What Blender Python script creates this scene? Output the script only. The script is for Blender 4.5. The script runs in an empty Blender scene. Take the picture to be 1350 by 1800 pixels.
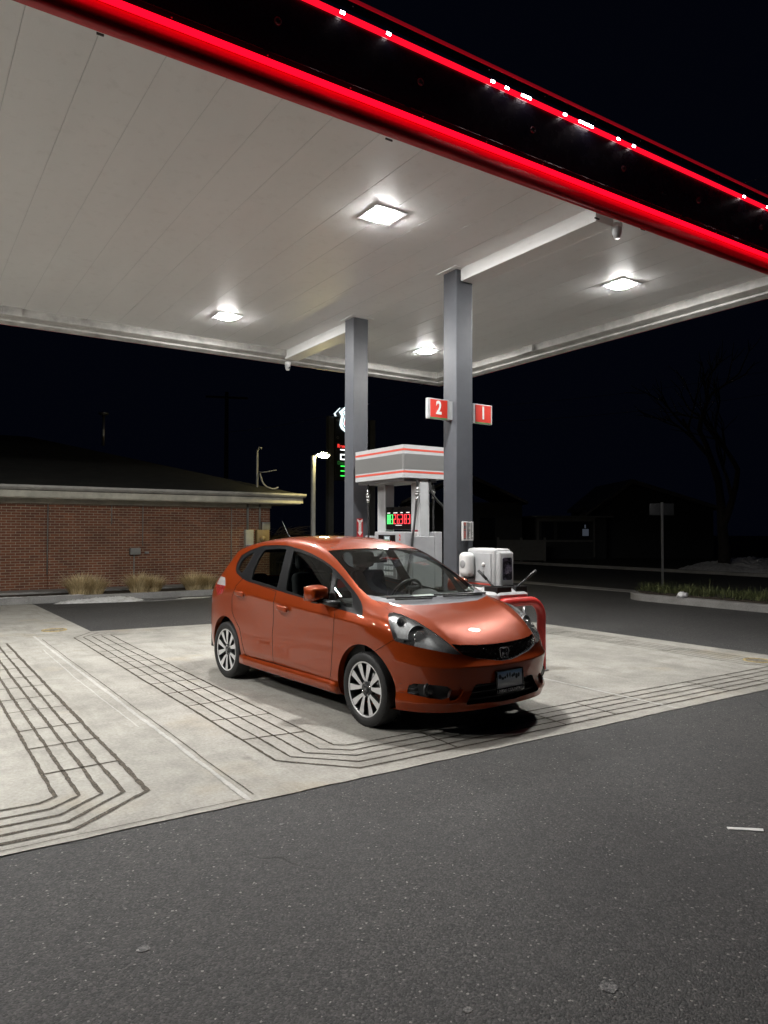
import bpy, bmesh, math, random
import numpy as np
from mathutils import Vector, Matrix

R = math.radians
random.seed(7)
sc = bpy.context.scene
COL = sc.collection

# ------------------------------------------------------------------ camera, sky, exposure
CAM_H, CAM_F, CAM_YAW, CAM_PITCH, CAM_ROLL = 1.575, 1281.46, R(33.632), R(1.544), R(0.11)
_fw = np.array([math.sin(CAM_YAW)*math.cos(CAM_PITCH), math.cos(CAM_YAW)*math.cos(CAM_PITCH), math.sin(CAM_PITCH)])
_rt = np.array([math.cos(CAM_YAW), -math.sin(CAM_YAW), 0.0])
_up = np.cross(_rt, _fw)
_c, _s = math.cos(CAM_ROLL), math.sin(CAM_ROLL)
_r2, _u2 = _c*_rt + _s*_up, -_s*_rt + _c*_up
_C = np.array([0.0, 0.0, CAM_H])
cam_d = bpy.data.cameras.new('camera')
cam = bpy.data.objects.new('camera', cam_d)
COL.objects.link(cam)
cam_d.sensor_width = 36.0
cam_d.lens = CAM_F/1800*36
cam_d.clip_start, cam_d.clip_end = 0.05, 1000
M4 = Matrix(((_r2[0], _u2[0], -_fw[0], 0), (_r2[1], _u2[1], -_fw[1], 0), (_r2[2], _u2[2], -_fw[2], CAM_H), (0, 0, 0, 1)))
cam.matrix_world = M4
sc.camera = cam

world = bpy.data.worlds.new('World')
sc.world = world
world.use_nodes = True
bg = world.node_tree.nodes['Background']
bg.inputs['Color'].default_value = (0.26, 0.38, 1.0, 1)     # clear night sky
bg.inputs['Strength'].default_value = 0.0028

vs = sc.view_settings
sc.display_settings.display_device = 'sRGB'
vs.view_transform = 'Standard'
vs.look = 'None'
vs.exposure = 0.0
vs.gamma = 1.0
try:
    sc.cycles.use_denoising = True
    sc.cycles.denoiser = 'OPENIMAGEDENOISE'
    sc.cycles.denoising_input_passes = 'RGB_ALBEDO_NORMAL'
    sc.cycles.max_bounces = 10
    sc.cycles.transparent_max_bounces = 16
    sc.cycles.glossy_bounces = 5
    sc.cycles.sample_clamp_indirect = 4.0
    sc.cycles.caustics_reflective = False
    sc.cycles.caustics_refractive = False
    sc.cycles.blur_glossy = 0.05
except Exception:
    pass

LED_POWER = 1030.0      # radiance of the canopy lamp lenses

# ------------------------------------------------------------------ helpers
def ray(px, py):
    return _fw + (px-675)/CAM_F*_r2 - (py-900)/CAM_F*_u2
def at_z(px, py, z=0.0):
    d = ray(px, py); return _C + d*(z-CAM_H)/d[2]
def at_x(px, py, x):
    d = ray(px, py); return _C + d*x/d[0]
def at_y(px, py, y):
    d = ray(px, py); return _C + d*y/d[1]
def at_d(px, py, dist):
    return _C + ray(px, py)*dist
def project(P):
    v = P - _C
    w = v @ _fw
    return np.stack([675 + CAM_F*(v @ _r2)/w, 900 - CAM_F*(v @ _u2)/w], -1)
def T(ox, oy, s, pts):
    return [(ox + x/s, oy + y/s) for x, y in pts]

def tag(o, label=None, cat=None, group=None, kind=None):
    if label: o['label'] = label
    if cat: o['category'] = cat
    if group: o['group'] = group
    if kind: o['kind'] = kind
    return o
def thing(name, label, cat, loc=(0, 0, 0), rz=0.0, group=None):
    o = bpy.data.objects.new(name, None)
    o.empty_display_size = 0.2
    COL.objects.link(o)
    o.location = loc
    o.rotation_euler = (0, 0, rz)
    return tag(o, label, cat, group)
def copy_tree(o, parent=None):
    c = o.copy(); COL.objects.link(c)
    c.parent = parent
    for ch in list(o.children):
        copy_tree(ch, c)
    return c

class MB:
    """collects shapes and links them as one mesh object"""
    def __init__(self):
        self.v, self.f, self.mi, self.sm = [], [], [], []
    def add(self, v, f, mi=0, smooth=False):
        b = len(self.v)
        self.v += [tuple(map(float, p)) for p in v]
        self.f += [tuple(b+i for i in q) for q in f]
        self.mi += [mi]*len(f)
        self.sm += [smooth]*len(f)
        return self
    def box(self, x0, x1, y0, y1, z0, z1, mi=0, bev=0.0, seg=2):
        if bev > 0:
            bm = bmesh.new()
            bmesh.ops.create_cube(bm, size=1.0)
            for v in bm.verts:
                v.co = Vector(((x0+x1)/2 + v.co.x*(x1-x0), (y0+y1)/2 + v.co.y*(y1-y0), (z0+z1)/2 + v.co.z*(z1-z0)))
            bmesh.ops.bevel(bm, geom=bm.edges[:], offset=bev, segments=seg, profile=0.5, affect='EDGES')
            self.bm(bm, mi, smooth=True)
            return self
        v = [(x0,y0,z0),(x1,y0,z0),(x1,y1,z0),(x0,y1,z0),(x0,y0,z1),(x1,y0,z1),(x1,y1,z1),(x0,y1,z1)]
        f = [(0,3,2,1),(4,5,6,7),(0,1,5,4),(1,2,6,5),(2,3,7,6),(3,0,4,7)]
        return self.add(v, f, mi)
    def bm(self, bm, mi=0, smooth=False, mat=None):
        bm.verts.index_update()
        vs_ = [(mat @ v.co if mat else v.co) for v in bm.verts]
        self.add([tuple(p) for p in vs_], [tuple(v.index for v in f.verts) for f in bm.faces], mi, smooth)
        bm.free()
        return self
    def tube(self, pts, r, n=10, mi=0, cap=True, smooth=True, closed=False):
        pts = [Vector(p) for p in pts]
        rs = r if isinstance(r, (list, tuple)) else [r]*len(pts)
        rings, k = [], len(pts)
        ref = None
        for i, p in enumerate(pts):
            if closed:
                t = pts[(i+1) % k] - pts[i-1]
            else:
                t = (pts[min(i+1, k-1)] - pts[max(i-1, 0)])
            t.normalize()
            if ref is None:
                ref = Vector((0, 0, 1)) if abs(t.z) < 0.9 else Vector((1, 0, 0))
            a = t.cross(ref)
            if a.length < 1e-5: a = t.orthogonal()
            a.normalize(); b = a.cross(t).normalized()
            ref = b
            rings.append([p + a*(rs[i]*math.cos(2*math.pi*j/n)) + b*(rs[i]*math.sin(2*math.pi*j/n)) for j in range(n)])
        v = [q for ring in rings for q in ring]
        f = []
        for i in range(k if closed else k-1):
            i2 = (i+1) % k
            for j in range(n):
                f.append((i*n+j, i*n+(j+1) % n, i2*n+(j+1) % n, i2*n+j))
        if cap and not closed:
            f.append(tuple(range(n-1, -1, -1)))
            f.append(tuple((k-1)*n+j for j in range(n)))
        f = [tuple(reversed(q)) for q in f]
        return self.add(v, f, mi, smooth)
    def lathe(self, prof, n=32, axis='z', origin=(0, 0, 0), mi=0, smooth=True, a0=0.0, a1=2*math.pi):
        ox, oy, oz = origin
        full = abs(a1-a0-2*math.pi) < 1e-6
        m = n if full else n+1
        v = []
        for i in range(m):
            a = a0 + (a1-a0)*i/n
            for r, h in prof:
                c, s = r*math.cos(a), r*math.sin(a)
                if axis == 'z': v.append((ox+c, oy+s, oz+h))
                elif axis == 'y': v.append((ox+c, oy+h, oz+s))
                else: v.append((ox+h, oy+c, oz+s))
        k = len(prof)
        f = []
        for i in range(n):
            i2 = (i+1) % m
            for j in range(k-1):
                q = (i*k+j, i2*k+j, i2*k+j+1, i*k+j+1)
                f.append(q if axis != 'y' else tuple(reversed(q)))
        return self.add(v, f, mi, smooth)
    def prism(self, poly, h0, h1, axis='z', mi=0, smooth=False):
        """poly: 2-D outline; axis z: (x,y), y: (x,z), x: (y,z)"""
        n = len(poly)
        def P(a, b, h):
            return (a, b, h) if axis == 'z' else ((a, h, b) if axis == 'y' else (h, a, b))
        v = [P(a, b, h0) for a, b in poly] + [P(a, b, h1) for a, b in poly]
        f = [tuple(range(n-1, -1, -1)), tuple(range(n, 2*n))]
        f += [(i, (i+1) % n, n+(i+1) % n, n+i) for i in range(n)]
        return self.add(v, f, mi, smooth)
    def quad(self, a, b, c, d, mi=0):
        return self.add([a, b, c, d], [(0, 1, 2, 3)], mi)
    def build(self, name, mats, parent=None, fixn=False, link=True, bevel=0.0):
        me = bpy.data.meshes.new(name)
        me.from_pydata(self.v, [], self.f)
        mats = mats if isinstance(mats, (list, tuple)) else [mats]
        for m in mats: me.materials.append(m)
        me.polygons.foreach_set('material_index', self.mi)
        me.polygons.foreach_set('use_smooth', self.sm)
        if fixn or bevel > 0:
            bm = bmesh.new(); bm.from_mesh(me)
            bmesh.ops.recalc_face_normals(bm, faces=bm.faces[:])
            bm.to_mesh(me); bm.free()
        me.update()
        o = bpy.data.objects.new(name, me)
        COL.objects.link(o)
        if parent: o.parent = parent
        if bevel > 0:
            md = o.modifiers.new('bevel', 'BEVEL'); md.width = bevel; md.segments = 2; md.limit_method = 'ANGLE'
            md.angle_limit = R(40)
        return o

def text_mesh(body, size, depth=0.0, align='CENTER', sx=1.0, bold=0.0, space=1.0):
    cu = bpy.data.curves.new('lettering', 'FONT')
    cu.body = body; cu.size = size; cu.extrude = depth; cu.offset = bold
    cu.align_x = align; cu.align_y = 'CENTER'; cu.space_character = space
    o = bpy.data.objects.new('lettering', cu); COL.objects.link(o)
    dg = bpy.context.evaluated_depsgraph_get(); dg.update()
    me = bpy.data.meshes.new_from_object(o.evaluated_get(dg))
    bpy.data.objects.remove(o); bpy.data.curves.remove(cu)
    v = [(p.co.x*sx, p.co.y, p.co.z) for p in me.vertices]
    f = [tuple(p.vertices) for p in me.polygons]
    bpy.data.meshes.remove(me)
    return v, f
def add_text(mb, body, size, org, xd, yd, mi=0, depth=0.001, **kw):
    """lettering with its baseline along xd, its height along yd, centred on org"""
    v, f = text_mesh(body, size, depth, **kw)
    o, x, y = Vector(org), Vector(xd).normalized(), Vector(yd).normalized()
    z = x.cross(y)
    mb.add([tuple(o + x*a + y*b + z*c) for a, b, c in v], f, mi)

# ------------------------------------------------------------------ materials
def mat(name, color=(0.5, 0.5, 0.5), rough=0.5, metal=0.0, coat=0.0, spec=None, emit=None, estr=0.0, coat_rough=0.03):
    m = bpy.data.materials.new(name)
    m.use_nodes = True
    b = m.node_tree.nodes['Principled BSDF']
    b.inputs['Base Color'].default_value = (*color, 1)
    b.inputs['Roughness'].default_value = rough
    b.inputs['Metallic'].default_value = metal
    b.inputs['Coat Weight'].default_value = coat
    b.inputs['Coat Roughness'].default_value = coat_rough
    if spec is not None: b.inputs['Specular IOR Level'].default_value = spec
    if emit:
        b.inputs['Emission Color'].default_value = (*emit, 1)
        b.inputs['Emission Strength'].default_value = estr
    return m
class NT:
    """tiny node-graph helper"""
    def __init__(self, m):
        self.m = m; self.t = m.node_tree; self.b = self.t.nodes.get('Principled BSDF')
    def n(self, kind, **kw):
        nd = self.t.nodes.new(kind)
        for k, v in kw.items():
            if k in nd.inputs: 
                pass
            setattr(nd, k, v)
        return nd
    def link(self, a, b): self.t.links.new(a, b)
    def coord(self, scale=(1, 1, 1), kind='Object', loc=(0, 0, 0), rot=(0, 0, 0)):
        tc = self.n('ShaderNodeTexCoord'); mp = self.n('ShaderNodeMapping')
        mp.inputs['Scale'].default_value = scale; mp.inputs['Location'].default_value = loc
        mp.inputs['Rotation'].default_value = rot
        self.link(tc.outputs[kind], mp.inputs['Vector'])
        return mp.outputs['Vector']
    def noise(self, vec, scale, detail=4, rough=0.6, dist=0.0):
        nd = self.n('ShaderNodeTexNoise')
        nd.inputs['Scale'].default_value = scale; nd.inputs['Detail'].default_value = detail
        nd.inputs['Roughness'].default_value = rough; nd.inputs['Distortion'].default_value = dist
        self.link(vec, nd.inputs['Vector'])
        return nd.outputs['Fac']
    def voro(self, vec, scale, feature='F1', out='Distance', rand=1.0):
        nd = self.n('ShaderNodeTexVoronoi', feature=feature)
        nd.inputs['Scale'].default_value = scale; nd.inputs['Randomness'].default_value = rand
        self.link(vec, nd.inputs['Vector'])
        return nd.outputs[out]
    def ramp(self, fac, stops, interp='LINEAR'):
        nd = self.n('ShaderNodeValToRGB'); nd.color_ramp.interpolation = interp
        els = nd.color_ramp.elements
        while len(els) < len(stops): els.new(0.5)
        for e, (p, c) in zip(els, stops):
            e.position = p; e.color = (*c, 1) if not isinstance(c, (int, float)) else (c, c, c, 1)
        self.link(fac, nd.inputs['Fac'])
        return nd.outputs['Color']
    def mix(self, fac, a, b, mode='MIX'):
        nd = self.n('ShaderNodeMix', data_type='RGBA', blend_type=mode)
        for sock, val in ((nd.inputs[0], fac), (nd.inputs[6], a), (nd.inputs[7], b)):
            if isinstance(val, (int, float)): sock.default_value = val
            elif isinstance(val, tuple): sock.default_value = (*val, 1)
            else: self.link(val, sock)
        return nd.outputs[2]
    def math(self, op, a, b=0.0, c=None):
        nd = self.n('ShaderNodeMath', operation=op)
        for i, val in enumerate((a, b) if c is None else (a, b, c)):
            if isinstance(val, (int, float)): nd.inputs[i].default_value = val
            else: self.link(val, nd.inputs[i])
        return nd.outputs[0]
    def bump(self, h, strength=0.3, dist=0.01):
        nd = self.n('ShaderNodeBump')
        nd.inputs['Strength'].default_value = strength; nd.inputs['Distance'].default_value = dist
        self.link(h, nd.inputs['Height'])
        self.link(nd.outputs['Normal'], self.b.inputs['Normal'])
        return nd
    def color(self, s): self.link(s, self.b.inputs['Base Color'])
    def rough(self, s): self.link(s, self.b.inputs['Roughness'])

def glass_mat(name, tint=(0.8, 0.85, 0.84), rough=0.0, refl=1.0):
    m = bpy.data.materials.new(name); m.use_nodes = True
    t = m.node_tree; t.nodes.clear()
    out = t.nodes.new('ShaderNodeOutputMaterial')
    tr = t.nodes.new('ShaderNodeBsdfTransparent'); tr.inputs['Color'].default_value = (*tint, 1)
    gl = t.nodes.new('ShaderNodeBsdfGlossy'); gl.inputs['Roughness'].default_value = rough
    gl.inputs['Color'].default_value = (refl, refl, refl, 1)
    fr = t.nodes.new('ShaderNodeFresnel'); fr.inputs['IOR'].default_value = 1.52
    mx = t.nodes.new('ShaderNodeMixShader')
    ge = t.nodes.new('ShaderNodeNewGeometry'); mm = t.nodes.new('ShaderNodeMath'); mm.operation = 'MULTIPLY_ADD'
    mm.inputs[1].default_value = 1/1.52-1.52; mm.inputs[2].default_value = 1.52      # a thin pane reflects alike from both sides
    t.links.new(ge.outputs['Backfacing'], mm.inputs[0]); t.links.new(mm.outputs[0], fr.inputs['IOR'])
    t.links.new(fr.outputs[0], mx.inputs[0]); t.links.new(tr.outputs[0], mx.inputs[1]); t.links.new(gl.outputs[0], mx.inputs[2])
    t.links.new(mx.outputs[0], out.inputs['Surface'])
    return m
def hazy(m, amount, grey=0.75):
    # aged polycarbonate: a little of the light scatters in the skin
    t = m.node_tree; out = t.nodes['Material Output']; old = out.inputs['Surface'].links[0].from_socket
    d = t.nodes.new('ShaderNodeBsdfDiffuse'); d.inputs['Color'].default_value = (grey, grey, grey, 1)
    mx = t.nodes.new('ShaderNodeMixShader'); mx.inputs[0].default_value = amount
    t.links.new(old, mx.inputs[1]); t.links.new(d.outputs[0], mx.inputs[2]); t.links.new(mx.outputs[0], out.inputs['Surface'])
    return m
def emit_mat(name, color, strength):
    m = bpy.data.materials.new(name); m.use_nodes = True
    t = m.node_tree; t.nodes.clear()
    out = t.nodes.new('ShaderNodeOutputMaterial'); em = t.nodes.new('ShaderNodeEmission')
    em.inputs['Color'].default_value = (*color, 1); em.inputs['Strength'].default_value = strength
    t.links.new(em.outputs[0], out.inputs['Surface'])
    return m
def worn_paint(name, color, rough=0.45, metal=0.0, var=0.12, scale=6.0, bump=0.0):
    """painted or moulded surface with faint uneven wear"""
    m = mat(name, color, rough, metal)
    n = NT(m); v = n.coord()
    f = n.noise(v, scale, 6, 0.65)
    dk = tuple(c*(1-var*1.6) for c in color); lt = tuple(min(1, c*(1+var)) for c in color)
    n.color(n.ramp(f, [(0.3, dk), (0.7, lt)]))
    g = n.noise(v, scale*5, 3)
    n.rough(n.math('MULTIPLY_ADD', g, 0.25, max(0.02, rough-0.12)))
    if bump: n.bump(n.noise(v, scale*25, 2), bump, 0.002)
    return m

M = {}
M['black_plastic'] = worn_paint('black_plastic', (0.016, 0.016, 0.017), 0.42, var=0.2)
M['gloss_black'] = mat('gloss_black', (0.006, 0.006, 0.007), 0.12, coat=0.6)
M['rubber'] = worn_paint('rubber', (0.014, 0.014, 0.0145), 0.62, var=0.25, scale=9)
M['chrome'] = mat('chrome', (0.75, 0.75, 0.76), 0.12, 1.0)
M['steel'] = worn_paint('steel', (0.42, 0.42, 0.42), 0.38, 0.9)
M['white_paint'] = worn_paint('white_paint', (0.72, 0.72, 0.70), 0.5, var=0.06)
M['white_plastic'] = worn_paint('white_plastic', (0.70, 0.70, 0.69), 0.35, var=0.05)
M['grey_plastic'] = worn_paint('grey_plastic', (0.30, 0.30, 0.305), 0.45, var=0.08)
M['light_grey'] = worn_paint('light_grey', (0.46, 0.47, 0.48), 0.4, var=0.06)
M['dark'] = mat('dark', (0.006, 0.006, 0.006), 0.8)
# ================================================================== CAR
CAR_O, CAR_A = (3.781, 7.59, 0.0), R(-85.5)
car = thing('hatchback', 'orange five-door hatchback with black and silver alloy wheels parked under the canopy', 'car', CAR_O, CAR_A)

def car_paint():
    m = mat('car_paint', (0.36, 0.05, 0.010), 0.38, 0.30, coat=0.85, coat_rough=0.012, spec=0.1)
    n = NT(m); v = n.coord()
    m.node_tree.nodes['Principled BSDF'].inputs['Coat IOR'].default_value = 1.48
    n.color(n.ramp(n.noise(v, 420, 2), [(0.3, (0.215, 0.0275, 0.0030)), (0.72, (0.32, 0.046, 0.0055))]))
    # road film and faint swirl marks
    g = n.noise(v, 3.0, 6, 0.6)
    n.rough(n.math('MULTIPLY_ADD', g, 0.16, 0.28))
    n.link(n.math('MULTIPLY_ADD', n.noise(v, 14, 5, 0.7), 0.012, 0.0), n.b.inputs['Coat Roughness'])
    return m
M['paint'] = car_paint()
M['car_glass'] = glass_mat('car_glass', (0.84, 0.90, 0.87))
M['car_glass_dark'] = glass_mat('car_glass_dark', (0.60, 0.64, 0.62))
M['lens'] = hazy(glass_mat('lamp_lens', (0.94, 0.95, 0.95), 0.02), 0.055)
M['gap'] = mat('panel_gap', (0.012, 0.004, 0.002), 0.8)
M['cowl'] = worn_paint('cowl_plastic', (0.13, 0.135, 0.15), 0.5)
M['trim'] = mat('window_garnish', (0.009, 0.009, 0.010), 0.36, spec=0.12)
M['seat'] = worn_paint('seat_cloth', (0.02, 0.02, 0.022), 0.9, var=0.3, scale=30)
M['lamp_silver'] = mat('lamp_silver', (.5, .5, .5), .30, .1)
n = NT(M['lamp_silver']); tc = n.n('ShaderNodeTexCoord'); sp_ = n.n('ShaderNodeSeparateXYZ'); n.link(tc.outputs['Object'], sp_.inputs[0])
n.color(n.mix(1.0, n.ramp(n.math('ABSOLUTE', sp_.outputs['Y']), [(0.36, (.02, .02, .022)), (0.48, (.16, .16, .165)), (0.60, (.70, .705, .71))]), n.ramp(n.noise(n.coord(), 16, 4), [(.3, .55), (.7, 1.1)]), 'MULTIPLY'))
M['dash'] = worn_paint('dash_plastic', (0.035, 0.036, 0.038), 0.6, var=0.2)
M['tail_red'] = mat('tail_red', (0.35, 0.02, 0.02), 0.12, coat=1.0)
M['bowl'] = mat('lamp_bowl', (.62, .62, .63), .25, .6)
M['tail_white'] = mat('tail_white', (0.45, 0.42, 0.42), 0.15, coat=1.0)
M['alloy'] = mat('machined_alloy', (0.66, 0.66, 0.66), 0.33, 0.35)
M['alloy_dark'] = mat('dark_alloy', (0.035, 0.036, 0.038), 0.4, 0.4)

# --- body surface: control net over half the car, mirrored, subdivided, cut along traced seams
top = [  # n0..n12 (nose to tail) by m0..m4 (centre to belt)
 [(3.228,0,.690),(3.218,.25,.694),(3.165,.46,.712),(3.090,.60,.722),(3.005,.695,.742)],
 [(3.050,0,.812),(3.040,.25,.815),(2.980,.46,.842),(2.905,.62,.852),(2.820,.760,.862)],
 [(2.800,0,.912),(2.785,.25,.915),(2.735,.48,.940),(2.670,.665,.938),(2.620,.800,.915)],
 [(2.470,0,.968),(2.450,.30,.975),(2.345,.668,1.010),(2.330,.772,.968),(2.330,.808,.900)],
 [(2.110,0,1.185),(2.095,.30,1.185),(2.010,.634,1.218),(2.000,.742,1.085),(2.000,.808,.940)],
 [(1.740,0,1.405),(1.725,.30,1.405),(1.640,.590,1.410),(1.620,.712,1.205),(1.600,.806,.978)],
 [(1.340,0,1.502),(1.330,.30,1.496),(1.290,.580,1.468),(1.280,.695,1.255),(1.270,.806,1.006)],
 [(0.940,0,1.538),(0.940,.30,1.530),(0.930,.582,1.494),(0.920,.692,1.280),(0.920,.806,1.034)],
 [(0.480,0,1.530),(0.480,.30,1.522),(0.480,.576,1.484),(0.480,.685,1.290),(0.480,.803,1.066)],
 [(0.050,0,1.492),(0.050,.30,1.484),(0.040,.556,1.440),(0.030,.668,1.270),(0.020,.790,1.096)],
 [(-.330,0,1.438),(-.325,.30,1.428),(-.300,.525,1.375),(-.280,.630,1.235),(-.270,.755,1.105)],
 [(-.510,0,1.220),(-.500,.30,1.215),(-.450,.520,1.195),(-.410,.615,1.140),(-.400,.725,1.070)],
 [(-.640,0,1.000),(-.630,.30,.998),(-.580,.520,.992),(-.530,.600,.985),(-.470,.680,.970)]]
plan = [(3.308,0),(3.298,.25),(3.248,.465),(3.158,.625),(3.022,.735),(2.815,.810),(2.620,.846),(2.330,.8475),(2.0,.8475),
        (1.6,.8475),(1.27,.8475),(.92,.8475),(.48,.8475),(.02,.845),(-.29,.822),(-.53,.765),(-.690,.655),
        (-.755,.55),(-.790,.42),(-.810,.25),(-.815,0)]
def nrm(k):
    a = plan[max(k-1, 0)]; b = plan[min(k+1, len(plan)-1)]
    if k == 0: return (1, 0)
    if k == len(plan)-1: return (-1, 0)
    dx, dy = b[0]-a[0], b[1]-a[1]; l = math.hypot(dx, dy)
    return (dy/l, -dx/l)
# rows r6..r0: (height, outward offset) per perimeter column, interpolated between keys
keys = {0: [(.648,-.042),(.580,-.034),(.534,.018),(.455,.006),(.365,-.012),(.275,.008),(.205,-.022)],
        3: [(.675,-.027),(.600,-.018),(.546,.016),(.455,.004),(.365,-.014),(.275,.014),(.200,-.018)],
        4: [(.690,-.018),(.620,-.010),(.558,.011),(.455,.000),(.365,-.018),(.275,.016),(.200,-.015)],
        5: [(.790,-.008),(.690,.000),(.580,.003),(.455,.000),(.365,-.012),(.270,.000),(.195,-.025)],
        7: [(.830,-.004),(.715,-.006),(.580,.000),(.450,-.006),(.350,-.014),(.265,-.022),(.195,-.05)],
        11:[(.905,-.000),(.745,-.018),(.590,-.014),(.455,-.013),(.375,-.005),(.280,-.028),(.195,-.06)],
        13:[(.975,-.006),(.790,-.008),(.600,.000),(.450,-.002),(.350,-.008),(.270,-.02),(.210,-.05)],
        16:[(.875,-.006),(.750,.000),(.610,.004),(.470,.000),(.370,-.006),(.290,-.02),(.230,-.05)],
        20:[(.890,-.05),(.760,-.03),(.640,.0),(.480,.0),(.370,-.01),(.290,-.02),(.230,-.05)]}
kk = sorted(keys)
def rowval(k, r):
    for a, b in zip(kk, kk[1:]):
        if a <= k <= b:
            t = (k-a)/(b-a)
            return tuple(keys[a][r][i]*(1-t)+keys[b][r][i]*t for i in (0, 1))
verts, vid = [], {}
def vadd(key, p):
    if key not in vid:
        vid[key] = len(verts); verts.append(p)
    return vid[key]
def topkey(n, m, s): return ('t', n, m, s if m > 0 else 1)
def lowkey(k, r, s): return ('l', k, r, s if k not in (0, 20) else 1)
faces, creases = [], {}
for s in (1, -1):
    for n in range(13):
        for m in range(5):
            x, y, z = top[n][m]; vadd(topkey(n, m, s), (x, -s*y, z))
    per = [topkey(0, m, s) for m in range(4)] + [topkey(n, 4, s) for n in range(13)] + [topkey(12, m, s) for m in (3, 2, 1, 0)]
    grid = [per]
    for r in range(7):
        row = []
        for k in range(21):
            z, off = rowval(k, r); nx, ny = nrm(k)
            x, y = plan[k][0]+nx*off, plan[k][1]+ny*off
            row.append(lowkey(k, r, s)); vadd(row[-1], (x, -s*y if k not in (0, 20) else 0.0, z))
        grid.append(row)
    def q(*ks):
        f = [vid[k] for k in ks]
        faces.append(f if s == 1 else f[::-1])
    for n in range(12):
        for m in range(4):
            q(topkey(n, m, s), topkey(n, m+1, s), topkey(n+1, m+1, s), topkey(n+1, m, s))
    for r in range(7):
        for k in range(20):
            q(grid[r][k], grid[r+1][k], grid[r+1][k+1], grid[r][k+1])
    def cr(a, b, w): creases[tuple(sorted((vid[a], vid[b])))] = w
    for k in range(0, 5): cr(grid[3][k], grid[3][k+1], 0.85)          # bumper crest
    for k in range(6, 14): cr(grid[1][k], grid[1][k+1], 0.70)         # shoulder line
    for k in range(0, 5): cr(grid[6][k], grid[6][k+1], 0.75)          # lip spoiler
    for k in range(7, 12): cr(grid[5][k], grid[5][k+1], 0.7)          # crease low on the doors
    for n in range(3, 10): cr(topkey(n, 2, s), topkey(n+1, 2, s), 0.25)
    for n in range(0, 3): cr(topkey(n, 2, s), topkey(n+1, 2, s), 0.75)
    for m in range(0, 4): cr(topkey(10, m, s), topkey(10, m+1, s), 0.6)
me = bpy.data.meshes.new('net'); me.from_pydata(verts, [], faces)
bm = bmesh.new(); bm.from_mesh(me)
bmesh.ops.recalc_face_normals(bm, faces=bm.faces[:])
if sum(f.normal.z for f in bm.faces if f.calc_center_median().z > 1.3) < 0:
    bmesh.ops.reverse_faces(bm, faces=bm.faces[:])
cl = bm.edges.layers.float.new('crease_edge')
for e in bm.edges:
    w = creases.get(tuple(sorted((e.verts[0].index, e.verts[1].index))))
    if w: e[cl] = w
bm.to_mesh(me); bm.free()
tmp = bpy.data.objects.new('net', me); COL.objects.link(tmp)
md = tmp.modifiers.new('s', 'SUBSURF'); md.levels = 4; md.render_levels = 4; md.boundary_smooth = 'PRESERVE_CORNERS'
dg = bpy.context.evaluated_depsgraph_get(); dg.update()
ev = bpy.data.meshes.new_from_object(tmp.evaluated_get(dg))
nv = len(ev.vertices)
co = np.empty(nv*3); ev.vertices.foreach_get('co', co); co = co.reshape(-1, 3)
no = np.empty(nv*3); ev.vertex_normals.foreach_get('vector', no); no = no.reshape(-1, 3)
ev.calc_loop_triangles()
tr = np.empty(len(ev.loop_triangles)*3, np.int64); ev.loop_triangles.foreach_get('vertices', tr); tr = tr.reshape(-1, 3)
bpy.data.objects.remove(tmp); bpy.data.meshes.remove(me); bpy.data.meshes.remove(ev)
co[np.abs(co[:, 1]) < 1e-5, 1] = 0
tr = tr[co[tr][:, :, 1].mean(1) < 0]                                  # near half
used = np.unique(tr); remap = -np.ones(nv, np.int64); remap[used] = np.arange(len(used))
V, N, TRI = co[used], no[used], remap[tr]
TAG = np.zeros(len(TRI), np.int64)

ca, sa = math.cos(CAR_A), math.sin(CAR_A)
RC = np.array([[ca, -sa, 0], [sa, ca, 0], [0, 0, 1]])
def car2px(P): return project(P @ RC.T + np.array(CAR_O))
CAMC = (np.array([0, 0, CAM_H]) - np.array(CAR_O)) @ RC

def cut(s):
    """split every triangle where the field s changes sign"""
    global V, N, TRI, TAG
    s = s.copy()
    s[np.abs(s) < 1e-6] = 1e-6
    ts = s[TRI]
    neg = (ts < 0).sum(1)
    mixed = (neg == 1) | (neg == 2)
    if not mixed.any(): return s
    mt, mtag = TRI[mixed], TAG[mixed]
    mneg = neg[mixed]
    # rotate so that the odd vertex is first
    sg = s[mt] < 0
    odd = np.where((mneg == 1)[:, None], sg, ~sg).argmax(1)
    idx = (odd[:, None] + np.arange(3)) % 3
    mt = np.take_along_axis(mt, idx, 1)
    a, b, c = mt[:, 0], mt[:, 1], mt[:, 2]
    e = np.concatenate([np.stack([a, b], 1), np.stack([a, c], 1)])
    es = np.sort(e, 1)
    uq, inv = np.unique(es, axis=0, return_inverse=True)
    inv = inv.reshape(-1)
    t = (s[uq[:, 0]]/(s[uq[:, 0]]-s[uq[:, 1]]))[:, None]
    nvt = V[uq[:, 0]]*(1-t)+V[uq[:, 1]]*t
    nn = N[uq[:, 0]]*(1-t)+N[uq[:, 1]]*t
    nn /= np.linalg.norm(nn, axis=1, keepdims=True)
    base = len(V)
    V = np.concatenate([V, nvt]); N = np.concatenate([N, nn])
    s = np.concatenate([s, np.zeros(len(uq))])
    k = len(mt)
    p, q_ = base+inv[:k], base+inv[k:]
    new = np.concatenate([np.stack([a, p, q_], 1), np.stack([p, b, c], 1), np.stack([p, c, q_], 1)])
    TRI = np.concatenate([TRI[~mixed], new])
    TAG = np.concatenate([TAG[~mixed], np.tile(mtag, 3)])
    return s
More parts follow.
